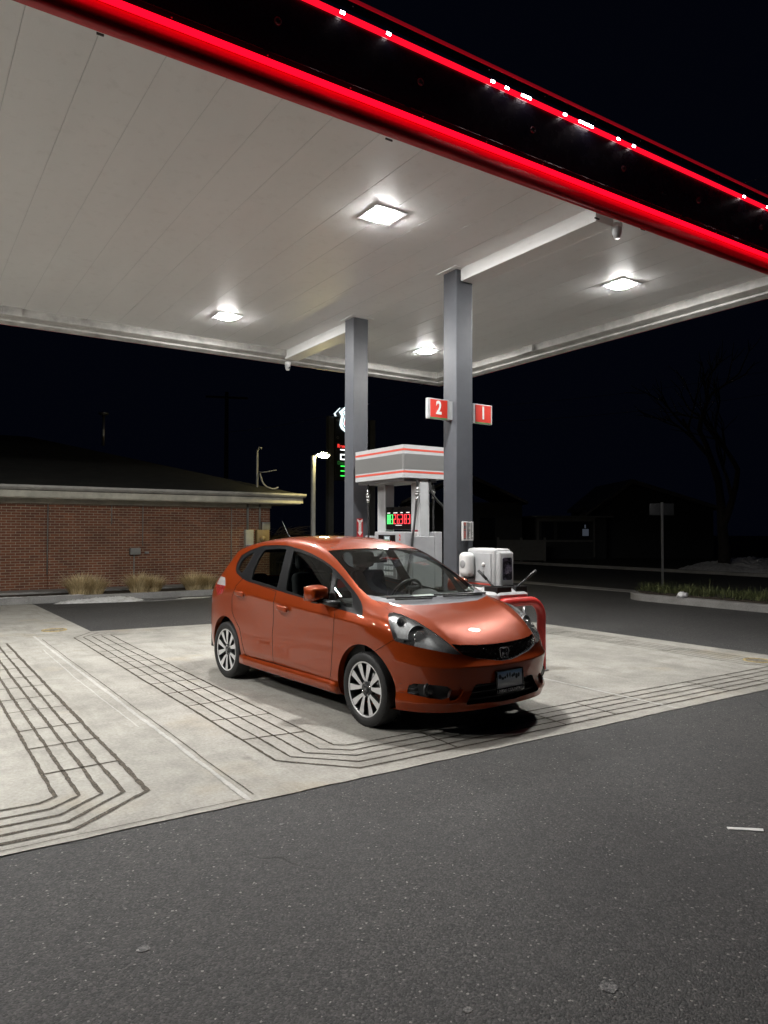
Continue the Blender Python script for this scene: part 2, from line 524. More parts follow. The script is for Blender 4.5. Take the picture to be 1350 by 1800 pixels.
def poly_sd(P, poly):
    poly = np.array(poly, float); q_ = np.roll(poly, -1, 0)
    d = np.full(len(P), 1e9); ins = np.zeros(len(P), bool)
    for a, b in zip(poly, q_):
        ab = b-a; ap = P-a
        t = np.clip((ap @ ab)/(ab @ ab + 1e-12), 0, 1)
        d = np.minimum(d, np.hypot(*(ap - t[:, None]*ab).T))
        c = ((a[1] > P[:, 1]) != (b[1] > P[:, 1]))
        with np.errstate(divide='ignore', invalid='ignore'):
            xi = a[0] + (P[:, 1]-a[1])*(b[0]-a[0])/(b[1]-a[1])
        ins ^= c & (P[:, 0] < xi)
    return np.where(ins, -d, d)
def line_d(P, pl):
    pl = np.array(pl, float); d = np.full(len(P), 1e9)
    for a, b in zip(pl[:-1], pl[1:]):
        ab = b-a; ap = P-a
        t = np.clip((ap @ ab)/(ab @ ab + 1e-12), 0, 1)
        d = np.minimum(d, np.hypot(*(ap - t[:, None]*ab).T))
    return d
def chaikin(pts, n=2, closed=True):
    pts = [np.array(p, float) for p in pts]
    for _ in range(n):
        out = []
        m = len(pts)
        rng = range(m) if closed else range(m-1)
        if not closed: out.append(pts[0])
        for i in rng:
            a, b = pts[i], pts[(i+1) % m]
            out += [a*.75+b*.25, a*.25+b*.75]
        if not closed: out.append(pts[-1])
        pts = out
    return [tuple(p) for p in pts]
def valid():
    vd = CAMC - V
    return (np.einsum('ij,ij->i', vd, N) > 0)
def region(field, tag_new, only=None, cond=None):
    s = cut(field)
    inside = s[TRI].sum(1) < 0
    # triangles on the zero line only count when their sum is strictly negative
    if only is not None: inside &= np.isin(TAG, only)
    if cond is not None: inside &= cond(V[TRI].mean(1))
    TAG[inside] = tag_new
def px_region(poly, tag_new, only=None, grow=0.0, cond=None):
    P = car2px(V); s = poly_sd(P, poly) - grow
    s[~valid()] = 50.0
    region(s, tag_new, only, cond)
def px_line(pl, w, tag_new, only=None, cond=None):
    P = car2px(V); s = line_d(P, pl) - w
    s[~valid()] = 50.0
    region(s, tag_new, only, cond)

(BODY, WS, GFD, GRD, GRQ, GFQ, TRIM, LAMP, GRILLE, INTAKE, FOG, COWL, TAILL, DOORF, DOORR, HOOD, BUMPER, ARCH, GAP, RWIN, FOGW, TRIM2, TAILW) = range(23)

# wheel openings
for xw in (0.0, 2.5):
    s = np.hypot(V[:, 0]-xw, (V[:, 2]-.300)*1.0) - .362
    s[np.abs(V[:, 0]-xw) > .6] = 1.0
    s[V[:, 2] > .85] = 1.0
    region(s, ARCH, cond=lambda c: c[:, 1] < -.5)
ZA = (370, 930, 8.4375); ZB = (500, 930, 8.4375); ZC = (560, 930, 8.4375); ZD = (700, 930, 8.4375)
ZE = (370, 1060, 8.4375); ZH = (660, 1050, 8.4375); ZG = (800, 1040, 8.4375); ZF = (680, 1140, 8.4375); ZL = (810, 1130, 8.4375); ZW = (560, 1130, 8.4375)
side_only = lambda c: c[:, 1] < -.45
# glazing band of the side
dlo = T(*ZA, [(372, 600), (395, 505), (462, 388), (600, 308), (745, 256), (800, 243), (1000, 236), (1140, 243), (1225, 262)]) + \
      T(*ZB, [(130, 268), (250, 300), (400, 360), (560, 447), (680, 530), (760, 600), (860, 705), (950, 815), (1035, 915), (1085, 985), (1135, 1070), (1160, 1150), (1162, 1240), (1152, 1292), (1120, 1288), (1030, 1252), (750, 1172), (500, 1092), (240, 1015), (0, 945)]) + \
      T(*ZA, [(1075, 935), (980, 908), (780, 845), (560, 782), (475, 738), (388, 655)])
px_region(dlo, TRIM, cond=side_only)
GRQ_P = chaikin(T(*ZA, [(408, 580), (440, 495), (500, 415), (600, 355), (655, 330), (580, 480), (465, 655), (440, 640), (405, 595)]), 1)
px_region(GRQ_P, GRQ, [TRIM])
GRD_P = T(*ZA, [(800, 300), (1000, 283), (1128, 290), (1060, 560), (985, 868), (800, 805), (597, 748), (640, 590), (715, 430)])
px_region(GRD_P, GRD, [TRIM])
GFD_P = T(*ZB, [(135, 318), (250, 340), (400, 398), (560, 478), (660, 552), (712, 608), (690, 820), (655, 1045), (640, 1110), (420, 1040), (240, 985), (15, 905), (55, 640)])
px_region(GFD_P, GFD, [TRIM])
GFQ_P = chaikin(T(*ZB, [(770, 715), (800, 720), (900, 830), (1005, 965), (1005, 1130), (985, 1172), (880, 1140), (800, 1090), (745, 1010), (740, 880)]), 1)
px_region(GFQ_P, GFQ, [TRIM])
# rubber seals round the panes
for pl_ in (GRQ_P, GRD_P, GFD_P, GFQ_P):
    px_line(pl_ + pl_[:1], 0.75, TRIM2, [TRIM], cond=side_only)
# windscreen, cowl
ws = T(*ZC, [(135, 322), (300, 306), (600, 290), (800, 285), (1100, 287), (1350, 300)]) + T(*ZD, [(150, 310), (240, 330), (1215, 985), (800, 975), (560, 985), (300, 1020), (0, 1030)]) + \
     T(*ZC, [(1000, 1020), (850, 990), (705, 968), (600, 870), (500, 740), (400, 610), (260, 440)])
px_region(ws, WS, [BODY], cond=lambda c: c[:, 1] > -.8)
cowl = T(*ZC, [(690, 955), (790, 1040), (850, 1062), (1000, 1090), (1180, 1112), (1350, 1125)]) + T(*ZD, [(200, 1132), (500, 1120), (900, 1090), (1240, 1055), (1310, 960), (1000, 800), (800, 900)]) + T(*ZC, [(1200, 900), (900, 930)])
px_region(cowl, COWL, [BODY], cond=lambda c: (c[:, 0] > 2.2) & (c[:, 2] > .85))
# lamps and openings of the front
head = T(*ZH, [(188, 262), (205, 232), (260, 224), (400, 262), (600, 352), (850, 508), (1000, 618), (1150, 738), (1282, 852), (1170, 848), (900, 793), (600, 732), (400, 684), (290, 648), (263, 612), (225, 485), (195, 340)])
px_region(head, LAMP, [BODY])
grille = T(*ZH, [(1120, 690), (1250, 705)]) + T(*ZG, [(0, 792), (300, 790), (600, 770), (900, 722), (1200, 660), (1200, 900), (1010, 910), (880, 985), (700, 1025), (600, 1018), (300, 985), (120, 935), (30, 850)]) + T(*ZH, [(1270, 835)])
px_region(grille, GRILLE, [BODY], cond=lambda c: c[:, 2] < .75)
px_region(T(*ZL, [(205, 640), (240, 615), (560, 580), (1000, 510), (1150, 480), (1150, 730), (1000, 775), (600, 868), (100, 922), (85, 905)]), INTAKE, [BODY], cond=lambda c: c[:, 1] > -.5)
px_region(chaikin(T(*ZF, [(330, 512), (640, 535), (985, 575), (905, 775), (560, 722), (330, 672), (297, 655)]), 1), FOG, [BODY])
px_region(chaikin(T(*ZF, [(985, 574), (1150, 590), (1105, 720), (1030, 775), (900, 776)]), 1), FOGW, [BODY])
px_region(T(*ZA, [(217, 715), (222, 832), (178, 957), (100, 980), (80, 850), (150, 700)]), TAILL, [BODY], cond=lambda c: c[:, 0] < 0)
s = 0.985 - V[:, 2]; s[V[:, 0] > 0] = 1
region(s, TAILW, [TAILL])
# rear screen
s = np.maximum(np.abs(V[:, 1])-.50, np.abs(V[:, 2]-1.19)-.15); s[V[:, 0] > -.25] = 1
region(s, RWIN, [BODY])
# seams: doors, bonnet, bumper
G_W = 0.42
doorF = T(*ZA, [(975, 925), (935, 1090)]) + T(*ZE, [(930, 300), (915, 480), (922, 760), (932, 890), (1350, 1022)]) + T(*ZW, [(0, 512), (160, 575), (185, 400), (200, 130)]) + T(*ZB, [(735, 1345), (750, 1190), (500, 1085), (0, 938)])
doorR = T(*ZA, [(975, 925), (935, 1090)]) + T(*ZE, [(930, 300), (915, 480), (922, 760), (932, 890), (540, 785), (510, 750), (470, 600), (430, 380), (350, 215), (320, 130)]) + T(*ZA, [(318, 1140), (320, 1000), (380, 840), (475, 735)])
px_region(doorR, DOORR, [BODY], cond=side_only)
px_region(doorF, DOORF, [BODY], cond=side_only)
px_line(doorR + doorR[:1], G_W, GAP, [BODY, DOORR, DOORF], cond=side_only)
px_line(doorF[2:-2], G_W, GAP, [BODY, DOORR, DOORF], cond=side_only)
px_line(T(*ZE, [(515, 755), (545, 790), (932, 893), (1350, 1026)]) + T(*ZW, [(0, 515), (160, 580)]), 0.5, GAP, [BODY, DOORR, DOORF], cond=side_only)
bump_seam = T(*ZH, [(270, 632), (130, 715), (0, 795)]) + T(*ZW, [(830, 130), (780, 170)])
hoodl = T(*ZC, [(795, 1040), (850, 1062), (1050, 1200)]) + T(*ZH, [(205, 225), (262, 218), (400, 255), (600, 345), (850, 500), (1000, 610), (1150, 730), (1290, 850)])
# bonnet = everything above its side line on the front
hood = T(*ZC, [(850, 1062), (1055, 1215)]) + T(*ZH, [(262, 224), (400, 262), (600, 352), (850, 508), (1000, 618), (1120, 712)]) + T(*ZG, [(0, 800), (300, 797), (600, 777), (900, 730), (1300, 640), (1300, 0), (600, 0)]) + T(*ZD, [(1310, 990), (1240, 1058), (900, 1093), (500, 1123), (200, 1135), (0, 1125)]) + T(*ZC, [(1180, 1115), (1000, 1093)])
px_region(hood, HOOD, [BODY], cond=lambda c: (c[:, 0] > 2.2) & (c[:, 2] > .6))
px_line(T(*ZC, [(850, 1062), (955, 1130), (1050, 1205)]), 0.5, GAP, [BODY, HOOD], cond=lambda c: c[:, 0] > 2.2)
px_line(T(*ZH, [(262, 222), (400, 260), (600, 350), (850, 506), (1000, 616), (1130, 722)]), 0.45, GAP, [BODY, HOOD], cond=lambda c: c[:, 0] > 2.2)
# bumper: everything ahead of its seam that is still plain body
P = car2px(V)
s = poly_sd(P, T(*ZH, [(270, 632), (0, 795)]) + [(652, 1180), (650, 1320), (1000, 1320), (1000, 1050), (900, 1180)] + T(*ZG, [(0, 850)]) + T(*ZH, [(1290, 855), (600, 734)]))
s[~valid()] = 50; s[V[:, 0] > 3.0] = np.minimum(s[V[:, 0] > 3.0], -5)
region(s, BUMPER, [BODY], cond=lambda c: (c[:, 0] > 2.72) & (c[:, 2] < .80))
px_line(bump_seam, 0.5, GAP, [BODY, BUMPER], cond=lambda c: c[:, 0] > 2.5)

def part_mesh(tags, push=0.0, mirror=True, sides=(-1, 1)):
    """verts, normals, tris of the tagged area on both halves"""
    sel = TRI[np.isin(TAG, tags)]
    if len(sel) == 0: return None
    u = np.unique(sel); rm = -np.ones(len(V), np.int64); rm[u] = np.arange(len(u))
    v = V[u] - N[u]*push; n_ = N[u].copy(); t = rm[sel]
    out_v, out_n, out_t = [], [], []
    b = 0
    for sd in sides:
        vv, nn, tt = v.copy(), n_.copy(), t.copy()
        if sd == 1:
            vv[:, 1] *= -1; nn[:, 1] *= -1; tt = tt[:, ::-1]
        out_v.append(vv); out_n.append(nn); out_t.append(tt+b); b += len(vv)
    return np.concatenate(out_v), np.concatenate(out_n), np.concatenate(out_t)
def np_obj(name, v, t, m, parent, normals=None, mi=None):
    me = bpy.data.meshes.new(name)
    me.from_pydata(v.tolist(), [], t.tolist())
    for x in (m if isinstance(m, (list, tuple)) else [m]): me.materials.append(x)
    if mi is not None: me.polygons.foreach_set('material_index', np.asarray(mi, np.int32))
    me.polygons.foreach_set('use_smooth', np.ones(len(me.polygons), bool))
    me.update()
    if normals is not None and len(me.polygons) == len(t):
        me.normals_split_custom_set_from_vertices(normals.tolist())
    o = bpy.data.objects.new(name, me); COL.objects.link(o)
    if parent: o.parent = parent
    return o
def skin(name, tags, m, parent=car, push=0.0, sides=(-1, 1), label=None):
    v, n_, t = part_mesh(tags, push, sides=sides)
    o = np_obj(name, v, t, m, parent, n_)
    if label: o['label'] = label
    return o
def wall_of(tags, depth, sides=(-1, 1)):
    """strip from the rim of an area down to its pushed copy; depth = vector (car axes, near half) or distance along -normal"""
    sel = TRI[np.isin(TAG, tags)]
    e = np.concatenate([sel[:, [0, 1]], sel[:, [1, 2]], sel[:, [2, 0]]])
    es = np.sort(e, 1); uq, idx, cnt = np.unique(es, axis=0, return_index=True, return_counts=True)
    e = e[idx[cnt == 1]]
    e = e[~((np.abs(V[e[:, 0], 1]) < 1e-5) & (np.abs(V[e[:, 1], 1]) < 1e-5))]
    a, b = V[e[:, 0]], V[e[:, 1]]
    if np.isscalar(depth): da, db = -N[e[:, 0]]*depth, -N[e[:, 1]]*depth
    else: da = db = np.array(depth)[None]
    v = np.concatenate([a, b, b+db, a+da]); k = len(a); i = np.arange(k)
    f = np.concatenate([np.stack([i, i+k, i+2*k], 1), np.stack([i, i+2*k, i+3*k], 1)])
    ov, of = [], []
    for j, sd in enumerate(sides):
        vv, ff = v.copy(), f.copy()
        if sd == 1: vv[:, 1] *= -1; ff = ff[:, ::-1]
        ov.append(vv); of.append(ff+j*len(v))
    return np.concatenate(ov), np.concatenate(of)
def recess(name, tags, depth, m, parent=car, sides=(-1, 1), wall_m=None):
    sel = part_mesh(tags, 0.0, sides=sides)
    v, n_, t = sel
    d = (-n_*depth) if np.isscalar(depth) else np.where(v[:, 1:2] <= 0, np.array(depth)[None], np.array(depth)[None]*np.array([1, -1, 1]))
    wv, wf = wall_of(tags, depth, sides)
    vv = np.concatenate([v+d, wv]); tt = np.concatenate([t, wf+len(v)])
    mi = np.concatenate([np.zeros(len(t), int), np.ones(len(wf), int)])
    o = np_obj(name, vv, tt, [m, wall_m or m], parent, None, mi)
    return o

# painted shell with its dark seams
v, n_, t = part_mesh([BODY]); g = part_mesh([GAP], 0.007)
gw = wall_of([GAP], 0.007)
vv = np.concatenate([v, g[0], gw[0]]); nn = np.concatenate([n_, g[1], np.tile([[0, 0, 1.0]], (len(gw[0]), 1))])
tt = np.concatenate([t, g[2]+len(v), gw[1]+len(v)+len(g[0])])
np_obj('body', vv, tt, [M['paint'], M['gap']], car, nn, np.concatenate([np.zeros(len(t), int), np.ones(len(g[2])+len(gw[1]), int)]))
skin('bonnet', [HOOD], M['paint'])
skin('front_bumper', [BUMPER], M['paint'])
DOORS = {}
for sd in (-1, 1):
    DOORS['f', sd] = skin('front_door', [DOORF], M['paint'], sides=(sd,))
    DOORS['r', sd] = skin('rear_door', [DOORR], M['paint'], sides=(sd,))
    skin('window_trim', [TRIM], M['trim'], sides=(sd,), push=0.002)
    skin('window_seal', [TRIM2], M['dark'], sides=(sd,), push=0.0025)
    skin('side_window', [GFD], M['car_glass_dark'], sides=(sd,), push=0.006, parent=DOORS['f', sd])
    skin('side_window', [GRD], M['car_glass_dark'], sides=(sd,), push=0.006, parent=DOORS['r', sd])
    skin('quarter_window', [GRQ], M['car_glass_dark'], sides=(sd,), push=0.004)
    skin('quarter_window', [GFQ], M['car_glass_dark'], sides=(sd,), push=0.004)
    tl_ = skin('tail_lamp', [TAILL], M['tail_red'], sides=(sd,), push=0.0)
    skin('clear_lens', [TAILW], M['tail_white'], sides=(sd,), parent=tl_)
lin = part_mesh([BODY, DOORF, DOORR, TRIM, TRIM2], 0.022)
np_obj('cabin_lining', lin[0], lin[2], M['dash'], car, lin[1])
skin('windscreen', [WS], M['car_glass'], push=0.004)
skin('rear_window', [RWIN], M['car_glass_dark'], push=0.004)
skin('cowl', [COWL], M['cowl'], push=0.004)
# black edge band printed round the windscreen
recess('intake', [INTAKE], (-.07, 0, 0), M['dark'], wall_m=M['black_plastic'])
recess('wheel_arch_rim', [ARCH], 0.018, M['dark'], wall_m=M['paint']) if False else None
for sd in (-1, 1):
    for front in (0, 1):
        wv, wf = wall_of([ARCH], (0, .06, 0), sides=(sd,))
        wf = wf[(wv[wf][:, :, 0].mean(1) > 1.25) == bool(front)]
        uu = np.unique(wf); rm_i = np.zeros(len(wv), int); rm_i[uu] = np.arange(len(uu))
        np_obj('wheel_arch_rim', wv[uu], rm_i[wf], M['paint'], car)
M['fogwedge'] = M['paint']
for sd in (-1, 1): recess('fog_recess', [FOGW], (-.03, .0, 0), M['paint'], sides=(sd,))

# ---- front furniture
def on_front(y, z):
    """x of the body surface at (y, z) on the nose"""
    d = (V[:, 1]+abs(y))**2 + (V[:, 2]-z)**2 + np.where(V[:, 0] < 2.6, 1.0, 0)
    i = np.argsort(d)[:6]; w = 1/(d[i]+1e-5)
    return float((V[i, 0]*w).sum()/w.sum())
gr = recess('grille', [GRILLE], (-.035, 0, 0), M['dark'], wall_m=M['black_plastic'])
# mesh of staggered bars inside the grille opening
gm = MB()
sel = TRI[TAG == GRILLE]; gc = V[sel].mean(1)
ymin, zmin, zmax = gc[:, 1].min(), gc[:, 2].min(), gc[:, 2].max()
cell_y, cell_z = .062, .021
gpoly = np.stack([gc[:, 1], gc[:, 2]], 1)
def in_grille(y, z):
    d = np.hypot(gpoly[:, 0]+abs(y), gpoly[:, 1]-z)
    return d.min() < .011
rowi = 0
zz = zmin
while zz < zmax+.01:
    off = (rowi % 2)*cell_y/2
    for i in range(-12, 13):
        y0 = i*cell_y+off
        pts2 = [(y0, zz), (y0+cell_y*.33, zz), (y0+cell_y*.5, zz+cell_z*.5), (y0+cell_y*.83, zz+cell_z*.5), (y0+cell_y, zz)]
        for (ya, za), (yb, zb) in zip(pts2, pts2[1:]):
            if in_grille(ya, za) and in_grille(yb, zb):
                xa, xb = on_front(ya, za)-.020, on_front(yb, zb)-.020
                gm.tube([(xa, ya, za), (xb, yb, zb)], .0032, 5, cap=False)
    rowi += 1; zz += cell_z
gm.build('grille_mesh', M['gloss_black'], gr)
bx = on_front(0, .612)+.004
eb = MB()
def rrect(w, h, r, n=5, taper=0.0):
    pts = []
    for cx, cy, a0 in ((w-r, h-r, 0), (-w+r, h-r, 90), (-w+r, -h+r, 180), (w-r, -h+r, 270)):
        for i in range(n+1):
            a = R(a0+90*i/n); px_, py_ = cx+r*math.cos(a), cy+r*math.sin(a)
            pts.append((px_*(1+taper*py_/h), py_))
    return pts
ring = [(bx-.008+.006*0, y, .612+z) for y, z in rrect(.046, .040, .016, taper=.12)]
eb.tube(ring, .0055, 8, closed=True)
for sg in (-1, 1):
    eb.tube([(bx-.006, sg*.030, .612+.034), (bx-.003, sg*.021, .612+.004), (bx-.004, sg*.024, .612-.034)], [.0055, .006, .006], 8)
eb.tube([(bx-.004, -.022, .607), (bx-.003, .022, .607)], .0055, 8)
eb.build('emblem', M['chrome'], gr)
# bars inside lower intake
im = MB()
for z in (.235, .285, .335, .38):
    pts = [(on_front(y, z)-.05, y, z) for y in np.linspace(-.40, .40, 17)]
    im.tube(pts, .009, 6)
im.build('intake_bar', M['black_plastic'], car)
for sd in (-1, 1):
    fg = recess('fog_lamp_pocket', [FOG], (-.028, 0, 0), M['black_plastic'], sides=(sd,), wall_m=M['black_plastic'])
    fl = MB(); ctr = V[TRI[TAG == FOG]].mean((0, 1)); fi_ = np.unique(TRI[TAG == FOG]); fj_ = fi_[np.argmin(np.hypot(*(car2px(V[fi_])-np.array([760, 1214])).T))]; fy, fz = V[fj_, 1], V[fj_, 2]
    fx = V[fj_, 0]-.030
    fl.lathe([(.062, -.012), (.062, .006), (.050, .010), (.048, .004)], 28, 'x', (fx, fy*-sd, fz), 0)
    fl.lathe([(.048, .006), (.040, .014), (.02, .019), (.0, .020)], 28, 'x', (fx, fy*-sd, fz), 1)
    fl.build('fog_lamp', [M['black_plastic'], M['lens']], fg)
    rf = MB(); rf.lathe([(.047, .004), (.03, -.012), (.008, -.02), (.0, -.004)], 28, 'x', (fx, fy*-sd, fz), 0); rf.build('reflector', M['lamp_silver'], fg)
    ls = MB()
    for k in range(3):
        y0, y1 = -.845+.0, -.665
        zz = fz-.034+.034*k
        ls.tube([(on_front(y, zz)-.020, y*-sd, zz) for y in np.linspace(fy-.13, fy-.065, 6)], .008, 5)
    ls.build('slat', M['black_plastic'], fg)
    # headlamp
    hl = skin('headlamp', [LAMP], M['lens'], sides=(sd,), push=-0.001)
    c0 = V[TRI[TAG == LAMP]].mean((0, 1))
    hv = recess('lamp_housing', [LAMP], (-.055, .03, 0), M['lamp_silver'], parent=hl, sides=(sd,), wall_m=M['chrome'])
    def bowl(name, pos, r, mm, dirv, depth=.6):
        b = MB(); prof = [(r*math.sin(a), -r*depth*math.cos(a)) for a in np.linspace(0.05, math.pi/2, 9)]
        b.lathe(prof, 28, 'x', (0, 0, 0), 0)
        o = b.build(name, mm, hl)
        o.location = (pos[0], pos[1]*-sd, pos[2])
        o.rotation_euler = (0, R(-8), R(dirv)*(1 if sd == 1 else -1))
        return o
    bowl('reflector', (2.955, -.635, .755), .088, M['bowl'], 16, .75)
    bowl('reflector', (2.86, -.725, .868), .040, M['bowl'], 35)
    bowl('reflector', (3.10, -.50, .668), .030, M['chrome'], 10)
    pj = MB(); pj.lathe([(.048, -.02), (.048, .004), (.040, .012)], 24, 'x', (0, 0, 0), 0)
    pj.lathe([(.041, .006), (.034, .022), (.018, .031), (0, .034)], 24, 'x', (0, 0, 0), 1)
    po = pj.build('projector', [M['chrome'], M['lens']], hl); po.location = (2.958, -.632*-sd, .752); po.rotation_euler = (0, R(-4), R(14)*(1 if sd == 1 else -1))

# number plate with dealer frame (the plate's characters are smeared out in the photograph)
def plate_mat():
    m = mat('plate_face', (0.7, 0.72, 0.75), 0.35)
    n = NT(m); tc = n.n('ShaderNodeTexCoord'); sp = n.n('ShaderNodeSeparateXYZ'); n.link(tc.outputs['Object'], sp.inputs[0])
    n.color(n.ramp(n.math('MULTIPLY_ADD', sp.outputs['Z'], 6.6, 0.5), [(0.35, (0.92, 0.93, 0.95)), (0.62, (0.66, 0.76, 0.86)), (1.0, (0.12, 0.36, 0.66))]))
    return m
px0 = on_front(0, .42)+.020
plt = MB(); plt.box(-.004, .004, -.150, .150, -.075, .075); pl = plt.build('number_plate', plate_mat(), car); pl.location = (px0, 0, .408); pl.rotation_euler = (0, R(-3), 0)
fr = MB(); h, w = .082, .157
fr.box(-.006, .010, -w, w, .072, h, bev=.003); fr.box(-.006, .010, -w, w, -h-.012, -.055, bev=.003)
fr.box(-.006, .010, -w, -.143, -.055, .072, bev=.003); fr.box(-.006, .010, .143, w, -.055, .072, bev=.003)
fr.box(-.03, -.004, -.12, .12, -.08, .07)
fr.build('plate_frame', M['gloss_black'], pl)
lt = MB(); add_text(lt, 'NEW COUNTRY', .028, (.0112, 0, -.075), (0, 1, 0), (0, 0, 1), sx=1.28, bold=.0006)
lt.build('lettering', mat('lettering_grey', (.85, .85, .85), .4), pl)
sm = MB(); random.seed(5)
for k in range(9):
    y = -.115+k*.028+random.uniform(-.006, .006); z = .028+random.uniform(-.012, .012); a, b = random.uniform(.010, .019), random.uniform(.010, .020)
    sm.prism([(y+a*math.cos(t_)*random.uniform(.7, 1.2), z+b*math.sin(t_)*random.uniform(.7, 1.2)) for t_ in np.linspace(0, 2*math.pi, 9)[:-1]], .0042, .0048, 'x')
sm.build('smudge', mat('plate_smudge', (.03, .05, .08), .5), pl)

# side skirts, lip ends and underbody
for sd in (-1, 1):
    sk = MB()
    xs = np.linspace(.375, 2.135, 20)
    prof = [(.838, .300), (.850, .293), (.857, .262), (.854, .215), (.832, .196), (.78, .194)]
    vv = [(x, sd*(y+.006*math.sin(math.pi*(x-.375)/1.76)*0), z+(.012 if i < 2 else 0)*0) for x in xs for i, (y, z) in enumerate(prof)]
    k = len(prof); ff = [(i*k+j, (i+1)*k+j, (i+1)*k+j+1, i*k+j+1) for i in range(len(xs)-1) for j in range(k-1)]
    ff += [tuple(range(k)), tuple((len(xs)-1)*k+j for j in range(k-1, -1, -1))]
    sk.add(vv, ff, 0, True); sk.build('side_skirt', M['paint'], car, fixn=True)
ub = MB()
ub.box(-.70, 3.12, -.56, .56, .19, .30); ub.box(.42, 2.08, -.79, .79, .205, .33); ub.box(2.92, 3.05, -.60, .60, .22, .5); ub.box(-.72, -.43, -.66, .66, .24, .8)
ub.box(.42, 2.10, -.82, -.80, .2, .8); ub.box(.42, 2.10, .80, .82, .2, .8)
ub.box(2.93, 2.96, -.70, .70, .25, .62); ub.box(2.05, 2.08, -.79, .79, .25, .86); ub.box(.42, .45, -.79, .79, .25, .9); ub.box(-.45, -.42, -.74, .74, .25, .85)
ub.box(-.42, .42, -.76, .76, .70, .72); ub.box(2.08, 2.93, -.76, .76, .72, .74)
ub.box(-.42, .42, -.58, .58, .2, .7); ub.box(2.08, 2.93, -.58, .58, .2, .72)
ub.build('underbody', M['dark'], car)

# wheels
def make_wheel(front):
    w = thing('wheel', None, None); w.parent = car
    Rt, Rr = .300, .222
    ty = MB(); ty.lathe([(Rr-.004, -.075), (.245, -.093), (.278, -.093), (.294, -.080), (Rt, -.062), (Rt, .062), (.294, .080), (.278, .093), (.245, .096), (.232, .090), (Rr-.004, .080)], 72, 'y')
    for a in range(60):       # shoulder tread blocks
        t_ = 2*math.pi*a/60
        c, s_ = math.cos(t_), math.sin(t_)
        c2, s2 = math.cos(t_+.06), math.sin(t_+.06)
        for y0, y1 in ((.050, .084), (-.084, -.050)):
            ra, rb = .3015, (.295)
            ya, yb = (y0, y1)
            ty.add([(ra*c, ya, ra*s_), (ra*c2, ya, ra*s2), (rb*c2, yb, rb*s2), (rb*c, yb, rb*s_),
                    (ra*c*.97, ya, ra*s_*.97), (ra*c2*.97, ya, ra*s2*.97), (rb*c2*.97, yb, rb*s2*.97), (rb*c*.97, yb, rb*s_*.97)],
                   [(0, 1, 2, 3), (0, 4, 5, 1), (2, 6, 7, 3), (1, 5, 6, 2), (0, 3, 7, 4)])
    ty.build('tyre', M['rubber'], w)
    rm_ = MB()
    rm_.lathe([(.215, -.07), (.223, .076), (.223, .083), (.216, .084), (.209, .078), (.206, .03), (.200, -.06)], 64, 'y', mi=1)
    rm_.lathe([(.224, .0835), (.216, .0858), (.2105, .080)], 64, 'y', mi=0)
    rm_.lathe([(0, -.03), (.2, -.03)], 48, 'y', mi=2)
    # five forked spokes: two legs joined round the wheel bolt circle
    F = .074
    for k in range(5):
        a0 = R(90 + 72*k)
        for sgn in (-1, 1):
            pts = [(.052, 2.5), (.075, 10.5), (.100, 14.6), (.140, 16.4), (.178, 17.2), (.213, 17.7)]
            wid = [.014, .0145, .016, .0205, .0255, .029]
            L, Rr2 = [], []
            for (r, d), wd in zip(pts, wid):
                a = a0 + sgn*R(d)
                c = (r*math.cos(a), r*math.sin(a)); ta = (-math.sin(a), math.cos(a))
                L.append((c[0]+ta[0]*wd, c[1]+ta[1]*wd)); Rr2.append((c[0]-ta[0]*wd, c[1]-ta[1]*wd))
            out = L + Rr2[::-1]
            nn_ = len(pts)
            hy = [F-.014, F-.006, F-.002, F, F, F+.004]
            hy2 = hy + hy[::-1]
            vt = [(x, y, z) for (x, z), y in zip(out, hy2)]
            c_in = [(x*.99, y-.035, z*.99) for (x, y, z) in vt]
            n2 = len(vt)
            fs = [(i, i+1, n2-2-i, n2-1-i) for i in range(nn_-1)]
            rm_.add(vt, fs, 0, False)
            side = [(i, (i+1) % n2, n2+(i+1) % n2, n2+i) for i in range(n2)]
            rm_.add(vt+c_in, side, 1, False)
    rm_.lathe([(.078, .03), (.072, .058), (.060, .064), (.036, .066)], 40, 'y', mi=1)
    rm_.build('rim', [M['alloy'], M['alloy_dark'], M['dark']], w, fixn=True)
    hc = MB(); hc.lathe([(.037, .055), (.036, .070), (.030, .074), (0, .0755)], 32, 'y')
    hc.build('hub_cap', M['alloy_dark'], w)
    em = MB()
    for sg in (-1, 1): em.box(sg*.011-.0025, sg*.011+.0025, .075, .0775, -.014, .014)
    em.box(-.011, .011, .075, .0772, -.003, .003); em.build('emblem', M['steel'], w)
    for k in range(4):
        nt = MB(); a = R(45+90*k+20); nt.lathe([(.0115, .045), (.0115, .066), (.008, .072), (0, .073)], 8, 'y', (.050*math.cos(a), 0, .050*math.sin(a)))
        nt.build('wheel_nut', M['chrome'], w)
    bd = MB(); bd.lathe([(.0, .005), (.13, .005), (.13, -.01)], 40, 'y'); bd.build('brake_disc', M['steel'], w)
    return w
w0 = make_wheel(True)
spin = {(0, -1): 17, (2.5, -1): 4, (0, 1): 40, (2.5, 1): 12}
first = True
for (xw, sd), a in spin.items():
    w = w0 if first else copy_tree(w0, car)
    first = False
    w.location = (xw, sd*.735, .298)
    w.rotation_euler = (R(a), 0, 0) if False else (0, R(a), R(180) if sd == -1 else 0)

